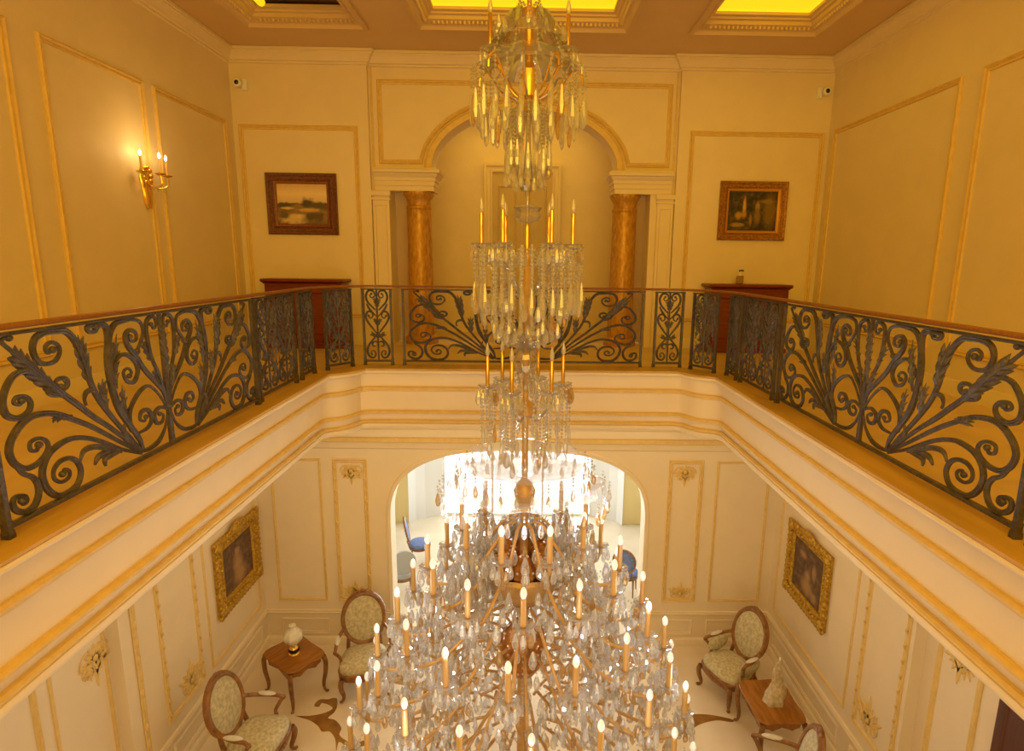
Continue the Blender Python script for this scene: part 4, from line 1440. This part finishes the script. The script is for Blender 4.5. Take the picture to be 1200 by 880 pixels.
# ---------------------------------------------------------------- chandelier
CX, CY = 0.035, 4.3
CH = empty('chandelier', (CX, CY, -3.4), 0, 'huge tiered crystal chandelier with gold candle arms hanging through the atrium', 'chandelier')
ZB = -3.4
Z = lambda z: z - ZB
rng = random.Random(11)

DROP = [(0.0, 0.0), (0.16, -0.10), (0.34, -0.42), (0.40, -0.68), (0.26, -0.90), (0.0, -1.0)]


def drop(mb, p, l, w=None, seg=6, rot=0.0):
    """faceted pear drop hanging from p"""
    w = w or l * 0.5
    vs, fs = [], []
    vs.append((p[0], p[1], p[2]))
    for r_, z_ in DROP[1:-1]:
        for k in range(seg):
            a = rot + 2 * pi * k / seg
            vs.append((p[0] + r_ * w * cos(a), p[1] + r_ * w * sin(a), p[2] + z_ * l))
    vs.append((p[0], p[1], p[2] - l))
    n = len(DROP) - 2
    for k in range(seg):
        q = (k + 1) % seg
        fs.append((0, 1 + k, 1 + q))
        for i in range(n - 1):
            a, b = 1 + i * seg, 1 + (i + 1) * seg
            fs.append((a + k, b + k, b + q, a + q))
        e = 1 + (n - 1) * seg
        fs.append((e + k, len(vs) - 1, e + q))
    mb.add(vs, fs)


def bead(mb, p, r, h=None):
    h = h or r
    x, y, z = p
    vs = [(x, y, z + h), (x + r, y, z), (x, y + r, z), (x - r, y, z), (x, y - r, z), (x, y, z - h)]
    mb.add(vs, [(0, 1, 2), (0, 2, 3), (0, 3, 4), (0, 4, 1), (5, 2, 1), (5, 3, 2), (5, 4, 3), (5, 1, 4)])


def chain(mb, a, b, sag, n, r):
    for i in range(n + 1):
        t = i / n
        p = Vector(a).lerp(Vector(b), t)
        bead(mb, (p.x, p.y, p.z - sag * 4 * t * (1 - t)), r, r * 1.15)


stuffw = MB()
stuffm = MB()          # crystals too many to count
singles = []           # (angle closeness, position, length)


def hang(p, l, w=None, front=False):
    if front:
        singles.append((p, l, w))
    else:
        drop(stuffw if rng.random() < 0.15 else stuffm, p, l, w, 6, rng.random())


def lathe_part(name, prof, m, seg=24, wav=0, wn=8):
    mb = MB()
    lathe(mb, [(r_, Z(z_)) for r_, z_ in prof], seg, wav=wav, wn=wn)
    return mb.build(name, m, CH)


# stem and central vessels from the ceiling down
lathe_part('stem', [(0.016, ZC + 0.19), (0.016, 2.98), (0.05, 2.96), (0.055, 2.88), (0.028, 2.86), (0.028, 2.62), (0.034, 2.60)], BRASS, 14)
lathe_part('ceiling_rose', [(0.0, ZC + 0.09), (0.05, ZC + 0.10), (0.16, ZC + 0.17), (0.18, ZC + 0.19)], BRASS, 20)
lathe_part('upper_cup', [(0.034, 2.63), (0.045, 2.60), (0.06, 2.585), (0.056, 2.46), (0.05, 2.42), (0.09, 2.38), (0.04, 2.33), (0.0, 2.32)], BRASS, 20)
lathe_part('crystal_column', [(0.012, 2.33), (0.018, 2.1), (0.03, 1.95), (0.045, 1.86), (0.02, 1.8), (0.012, 1.72), (0.012, 1.58), (0.02, 1.56)], GLASS, 12)
lathe_part('centre_sleeve', [(0.0, 1.575), (0.017, 1.57), (0.017, 1.38), (0.0, 1.38)], BRASS, 12)
lathe_part('gilt_column', [(0.02, 1.38), (0.03, 1.30), (0.05, 1.28), (0.06, 1.0), (0.04, 0.9), (0.022, 0.86), (0.022, 0.30), (0.075, 0.26), (0.085, 0.20), (0.05, 0.17), (0.024, 0.15), (0.024, -0.33), (0.06, -0.36), (0.085, -0.42), (0.07, -0.5), (0.03, -0.56), (0.03, -1.05), (0.06, -1.3), (0.04, -1.5), (0.04, -1.9), (0.05, -2.4), (0.04, -2.9), (0.02, -3.2), (0.06, -3.3), (0.0, -3.38)], BRONZE, 16)
lathe_part('crystal_dish', [(0.0, 1.80), (0.045, 1.80), (0.06, 1.835), (0.05, 1.865), (0.03, 1.88), (0.0, 1.88)], GLASS, 18, 0.05, 9)
lathe_part('crystal_dish', [(0.0, 1.58), (0.075, 1.60), (0.095, 1.63), (0.08, 1.66), (0.10, 1.69), (0.06, 1.7), (0.0, 1.71)], GLASS, 18, 0.05, 9)
lathe_part('crystal_dish', [(0.03, 0.66), (0.11, 0.72), (0.16, 0.80), (0.165, 0.82), (0.10, 0.80), (0.04, 0.78)], GLASS, 24, 0.06, 8)
lathe_part('crystal_dish', [(0.04, 0.38), (0.06, 0.50), (0.09, 0.58), (0.07, 0.66), (0.05, 0.70), (0.04, 0.76)], GLASS, 20, 0.05, 10)
# broad glass canopies over the great tier
lathe_part('glass_canopy', [(0.06, -0.24), (0.22, -0.22), (0.38, -0.17), (0.47, -0.15), (0.485, -0.165), (0.40, -0.21), (0.24, -0.27), (0.06, -0.29)], THIN, 48, 0.06, 8)
lathe_part('glass_canopy', [(0.07, -0.45), (0.26, -0.42), (0.46, -0.36), (0.58, -0.33), (0.595, -0.345), (0.48, -0.40), (0.28, -0.47), (0.07, -0.50)], THIN, 48, 0.06, 10)
lathe_part('amber_bowl', [(0.0, -1.38), (0.14, -1.34), (0.25, -1.22), (0.29, -1.08), (0.27, -1.05), (0.20, -1.12), (0.06, -1.15)], BRONZE, 28, 0.03, 12)
lathe_part('amber_ball', [(0.0, -2.02), (0.10, -2.0), (0.18, -1.88), (0.20, -1.76), (0.17, -1.64), (0.10, -1.56), (0.05, -1.52)], AMBER, 24)
for k in range(6):
    a = pi / 6 + k * pi / 3
    mb = MB()
    drop(mb, (0.16 * cos(a), 0.16 * sin(a), Z(-0.86)), 0.27, 0.26, 8, a)
    ellipsoid(mb, (0.16 * cos(a), 0.16 * sin(a), Z(-0.86)), 0.03, 0.03, 0.02, 8, 4)
    mb.build('amber_drop', AMBER, CH, smooth=False)

# master meshes of one candle
SL = 0.235


def candle_meshes(sleeve_mat, sl, sr, upper):
    d = {}
    mb = MB()
    lathe(mb, [(sr, 0.0), (sr, sl), (sr * 0.8, sl + 0.004), (0.0, sl + 0.004)], 10)
    d['candle_sleeve'] = mb.build('candle_sleeve', sleeve_mat)
    mb = MB()
    k = 1.0 if not upper else 0.9
    if upper:
        lathe(mb, [(0.0, sl), (0.010 * k, sl + 0.006), (0.019 * k, sl + 0.03), (0.018 * k, sl + 0.045), (0.008 * k, sl + 0.085), (0.0, sl + 0.11)], 9)
    else:
        lathe(mb, [(0.0, sl), (0.014, sl + 0.006), (0.023, sl + 0.028), (0.024, sl + 0.045), (0.018, sl + 0.068), (0.008, sl + 0.083), (0.0, sl + 0.088)], 10)
    d['bulb'] = mb.build('bulb', BULB if upper else LITBULB)
    mb = MB()
    lathe(mb, [(0.012, -0.012), (0.05, -0.006), (0.068, 0.012), (0.07, 0.016), (0.045, 0.006), (0.016, 0.004)], 16, wav=0.07, wn=8)
    d['drip_pan'] = mb.build('drip_pan', GLASS)
    return d


UP = candle_meshes(BRASS, 0.225, 0.014, True)
LO = candle_meshes(WAX, 0.20, 0.0205, False)
master_used = set()


def place(master, parent, loc):
    if master.name not in master_used:
        o = master
        master_used.add(master.name)
    else:
        o = master.copy()
        COL.objects.link(o)
    o.parent = parent
    o.location = loc
    return o


def arm_ring(n, r, zb, curve, rad, m, kit, a0=0.0, drops=6, dl=0.085, extra=True):
    """curve: (radius fraction, dz) points from the hub to the candle cup"""
    first = None
    for i in range(n):
        a = a0 + 2 * pi * i / n
        if first is None:
            mb = MB()
            tube(mb, spline([(r * f, 0, dz) for f, dz in curve], 6), rad, 7)
            lathe(mb, [(rad(1) if callable(rad) else rad, -0.02), (0.022, -0.008), (0.018, 0.0), (0.0, 0.0)], 10, (r, 0, 0.0))
            o = first = mb.build('candle_arm', m, CH)
        else:
            o = first.copy()
            COL.objects.link(o)
            o.parent = CH
        o.location = (0, 0, Z(zb))
        o.rotation_euler = (0, 0, a)
        for key in ('candle_sleeve', 'bulb', 'drip_pan'):
            place(kit[key], o, (r, 0, 0.006))
        cx, cy = r * cos(a), r * sin(a)
        facing = sin(a) < -0.25
        for k in range(drops):
            b = 2 * pi * k / drops + a
            p = (cx + 0.066 * cos(b), cy + 0.066 * sin(b), Z(zb) + 0.008)
            bead(stuffm, (p[0], p[1], p[2] - 0.010), 0.009)
            hang((p[0], p[1], p[2] - 0.02), dl * (0.85 + 0.3 * rng.random()), None, front=facing and k in (0, 2) and extra)
        if extra:
            # drops along the arm, one large pendant under the elbow
            for f, dz in ((0.45, 0.02), (0.62, -0.05), (0.78, -0.09), (0.9, -0.07)):
                rr = r * f
                z0 = Z(zb) + dz - 0.03
                bead(stuffm, (rr * cos(a), rr * sin(a), z0), 0.011)
                hang((rr * cos(a), rr * sin(a), z0 - 0.012), 0.09 + 0.05 * rng.random())
            b = a + pi / n
            chain(stuffm, (cx, cy, Z(zb)), (r * 0.98 * cos(a + 2 * pi / n), r * 0.98 * sin(a + 2 * pi / n), Z(zb)), 0.09, 9, 0.011)
            for f in (0.55, 0.75, 0.93):
                rr = r * f
                hang((rr * cos(b), rr * sin(b), Z(zb) - 0.05 + 0.2 * (1 - f)), 0.12 + 0.05 * rng.random())


S_UP = [(0.12, -0.32), (0.35, -0.24), (0.62, -0.06), (0.85, 0.03), (1.0, -0.05), (1.02, -0.02), (1.0, -0.012)]
# top crown tier
arm_ring(2, 0.26, 2.70, [(0.1, -0.30), (0.4, -0.26), (0.75, -0.1), (0.95, -0.06), (1.0, -0.012)], 0.010, BRASS, UP, 0.0, 6, 0.08, False)
for i in range(10):
    a = 2 * pi * i / 10 + 0.2
    mb = MB()
    tube(mb, spline([(0.05 * cos(a), 0.05 * sin(a), Z(2.38)), (0.2 * cos(a), 0.2 * sin(a), Z(2.46)), (0.31 * cos(a), 0.31 * sin(a), Z(2.60)), (0.37 * cos(a), 0.37 * sin(a), Z(2.58)), (0.38 * cos(a), 0.38 * sin(a), Z(2.52))], 5), 0.008, 6)
    mb.build('crystal_arm', GLASS if i % 2 else BRASS, CH)


def curtain(n, r, z0, z1, dl, jit=0.03, r_bead=0.011, front_every=0, ph=0.0):
    for i in range(n):
        a = ph + 2 * pi * i / n
        rr = r * (1 + jit * (rng.random() - 0.5) * 2)
        zb = z1 + jit * (rng.random() - 0.5)
        z = z0
        x, y = rr * cos(a), rr * sin(a)
        while z > zb + dl:
            bead(stuffm, (x, y, Z(z)), r_bead, r_bead * 1.25)
            z -= r_bead * 2.5
        hang((x, y, Z(z)), dl, dl * (0.45 if dl < 0.14 else 0.24), front=bool(front_every) and i % front_every == 0 and sin(a) < 0.2)


def swags(n, r0, z0, r1, z1, sag, nb, ph=0.0, r_bead=0.010):
    for i in range(n):
        a = ph + 2 * pi * i / n
        chain(stuffm, (r0 * cos(a), r0 * sin(a), Z(z0)), (r1 * cos(a), r1 * sin(a), Z(z1)), sag, nb, r_bead)


def dress(r, z, n, dl):
    for i in range(n):
        a = 2 * pi * i / n + rng.random() * 0.2
        rr = r * (0.9 + 0.2 * rng.random())
        hang((rr * cos(a), rr * sin(a), Z(z + 0.06 * (rng.random() - 0.5))), dl * (0.8 + 0.4 * rng.random()))


# top tier dressing (crown, drops, inner cascade)
swags(12, 0.05, 3.05, 0.25, 2.76, 0.05, 12)
swags(12, 0.25, 2.76, 0.36, 2.60, 0.04, 8, 0.2)
lathe_part('crystal_crown', [(0.05, 2.98), (0.14, 2.93), (0.22, 2.80), (0.24, 2.76), (0.20, 2.78), (0.10, 2.88)], GLASS, 30, 0.08, 10)
lathe_part('crystal_crown', [(0.06, 2.75), (0.20, 2.70), (0.30, 2.62), (0.31, 2.59), (0.22, 2.64), (0.08, 2.68)], GLASS, 30, 0.08, 10)
dress(0.22, 2.86, 22, 0.09)
curtain(26, 0.375, 2.58, 2.22, 0.22, 0.06, 0.011, 3)
curtain(18, 0.31, 2.52, 2.14, 0.22, 0.06, 0.011)
curtain(14, 0.24, 2.46, 2.12, 0.2, 0.1, 0.011)
curtain(24, 0.155, 2.36, 1.92, 0.20, 0.07, 0.011, 4)
curtain(12, 0.09, 2.34, 1.82, 0.10, 0.05, 0.010)
dress(0.14, 1.95, 12, 0.09)
# second tier
S2 = [(0.12, -0.35), (0.4, -0.30), (0.75, -0.16), (0.98, -0.10), (1.0, -0.012)]
arm_ring(6, 0.325, 1.42, S2, 0.010, GLASS, UP, 0.0, 7, 0.10, False)
swags(18, 0.06, 1.40, 0.34, 1.38, 0.10, 14, 0.1)
curtain(34, 0.375, 1.42, 0.98, 0.20, 0.06, 0.012, 4)
curtain(26, 0.31, 1.40, 0.88, 0.16, 0.09, 0.011)
curtain(18, 0.23, 1.36, 0.80, 0.11, 0.08, 0.011)
curtain(14, 0.14, 1.30, 0.74, 0.10, 0.06, 0.010, 5)
dress(0.36, 1.05, 18, 0.12)
dress(0.2, 0.86, 16, 0.10)
# third tier
S3 = [(0.15, -0.22), (0.45, -0.24), (0.8, -0.14), (1.0, -0.07), (1.0, -0.012)]
arm_ring(6, 0.285, 0.40, S3, 0.010, GLASS, UP, radians(10), 7, 0.12, False)
swags(16, 0.06, 0.52, 0.30, 0.40, 0.06, 12, 0.15)
curtain(18, 0.33, 0.36, -0.06, 0.17, 0.05, 0.012, 3)
curtain(16, 0.26, 0.34, -0.12, 0.14, 0.07, 0.011)
curtain(12, 0.17, 0.30, -0.22, 0.13, 0.08, 0.011)
# canopies' drops
curtain(30, 0.52, -0.18, -0.34, 0.10, 0.03, 0.010)
curtain(36, 0.66, -0.35, -0.50, 0.11, 0.03, 0.010)
# great tier
SG = [(0.16, 0.12), (0.32, 0.10), (0.52, -0.02), (0.72, -0.125), (0.90, -0.13), (0.99, -0.07), (1.0, -0.012)]
thick = lambda t: 0.0125 + 0.002 * t
RINGS = [(9, 0.50, -0.78, 0.2), (12, 0.76, -1.08, 0.0), (14, 0.99, -1.46, 0.13), (16, 1.17, -1.82, 0.05), (16, 1.30, -2.16, 0.18), (17, 1.38, -2.50, 0.0)]
for n, r_, z_, a_ in RINGS:
    arm_ring(n, r_, z_, SG, thick, BRONZE, LO, a_, 7, 0.115)
# bottom dressing of the great tier
for (n, r_, z_, l_) in ((40, 1.40, -2.62, 0.16), (34, 1.2, -2.8, 0.16), (28, 0.95, -2.95, 0.15), (20, 0.6, -3.1, 0.14)):
    dress(r_, z_, n, l_)
# inner mass of crystals between the arms
for i in range(2600):
    t = rng.random()
    z_ = -0.75 - 1.95 * t
    rm = 0.35 + 0.95 * sin(pi / 2 * min(1, t * 1.05))
    a = rng.random() * 2 * pi
    rr = rm * (0.35 + 0.63 * sqrt(rng.random()))
    xx, yy = rr * cos(a), rr * sin(a)
    za = z_ + 0.58 * yy
    if yy < 0 and abs(xx) < 0.26 and (-1.42 < za < -0.8 or -2.1 < za < -1.5):
        continue
    hang((xx, yy, Z(z_)), 0.06 + 0.08 * rng.random(), 0.034 + 0.03 * rng.random())
swags(16, 0.10, -0.6, 0.50, -0.85, 0.08, 16)
swags(20, 0.30, -1.05, 0.76, -1.15, 0.14, 16)
swags(24, 0.3, -1.4, 1.0, -1.55, 0.2, 22)
swags(26, 0.3, -1.8, 1.2, -1.95, 0.22, 24)

for n_, r_, z_, w_ in ((6, 0.62, -0.75, 1.7), (8, 1.0, -1.4, 2.4), (10, 1.28, -2.05, 2.6)):
    for i in range(n_):
        a = 2 * pi * (i + 0.5) / n_
        l_ = bpy.data.lights.new('crystal_fill', 'POINT')  # added point light among the arms to whiten the crystals
        l_.energy = w_
        l_.color = (0.90, 0.95, 1.0)
        l_.shadow_soft_size = 0.04
        o = bpy.data.objects.new('crystal_fill', l_)
        COL.objects.link(o)
        o.location = (CX + r_ * cos(a), CY + r_ * sin(a), z_ + 0.3)

rng.shuffle(singles)
singles.sort(key=lambda q: q[0][1] - 0.02 * q[1])
keep = singles[:100]
for p, l, w_ in singles[100:]:
    drop(stuffm, p, l, w_, 6, rng.random())
for p, l, w_ in keep:
    mb = MB()
    drop(mb, (0, 0, 0), l, w_, 6, rng.random())
    o = mb.build('crystal_pendant', CRYSTAL, CH, smooth=False)
    o.location = p
o = stuffm.build('crystal_drops', CRYSTAL, CH, smooth=False, recalc=False)
o['kind'] = 'stuff'
o = stuffw.build('warm_refraction_drops', CRYSTALW, CH, smooth=False, recalc=False)
o['kind'] = 'stuff'
print('stuff faces', len(stuffm.f), 'singles', len(singles))
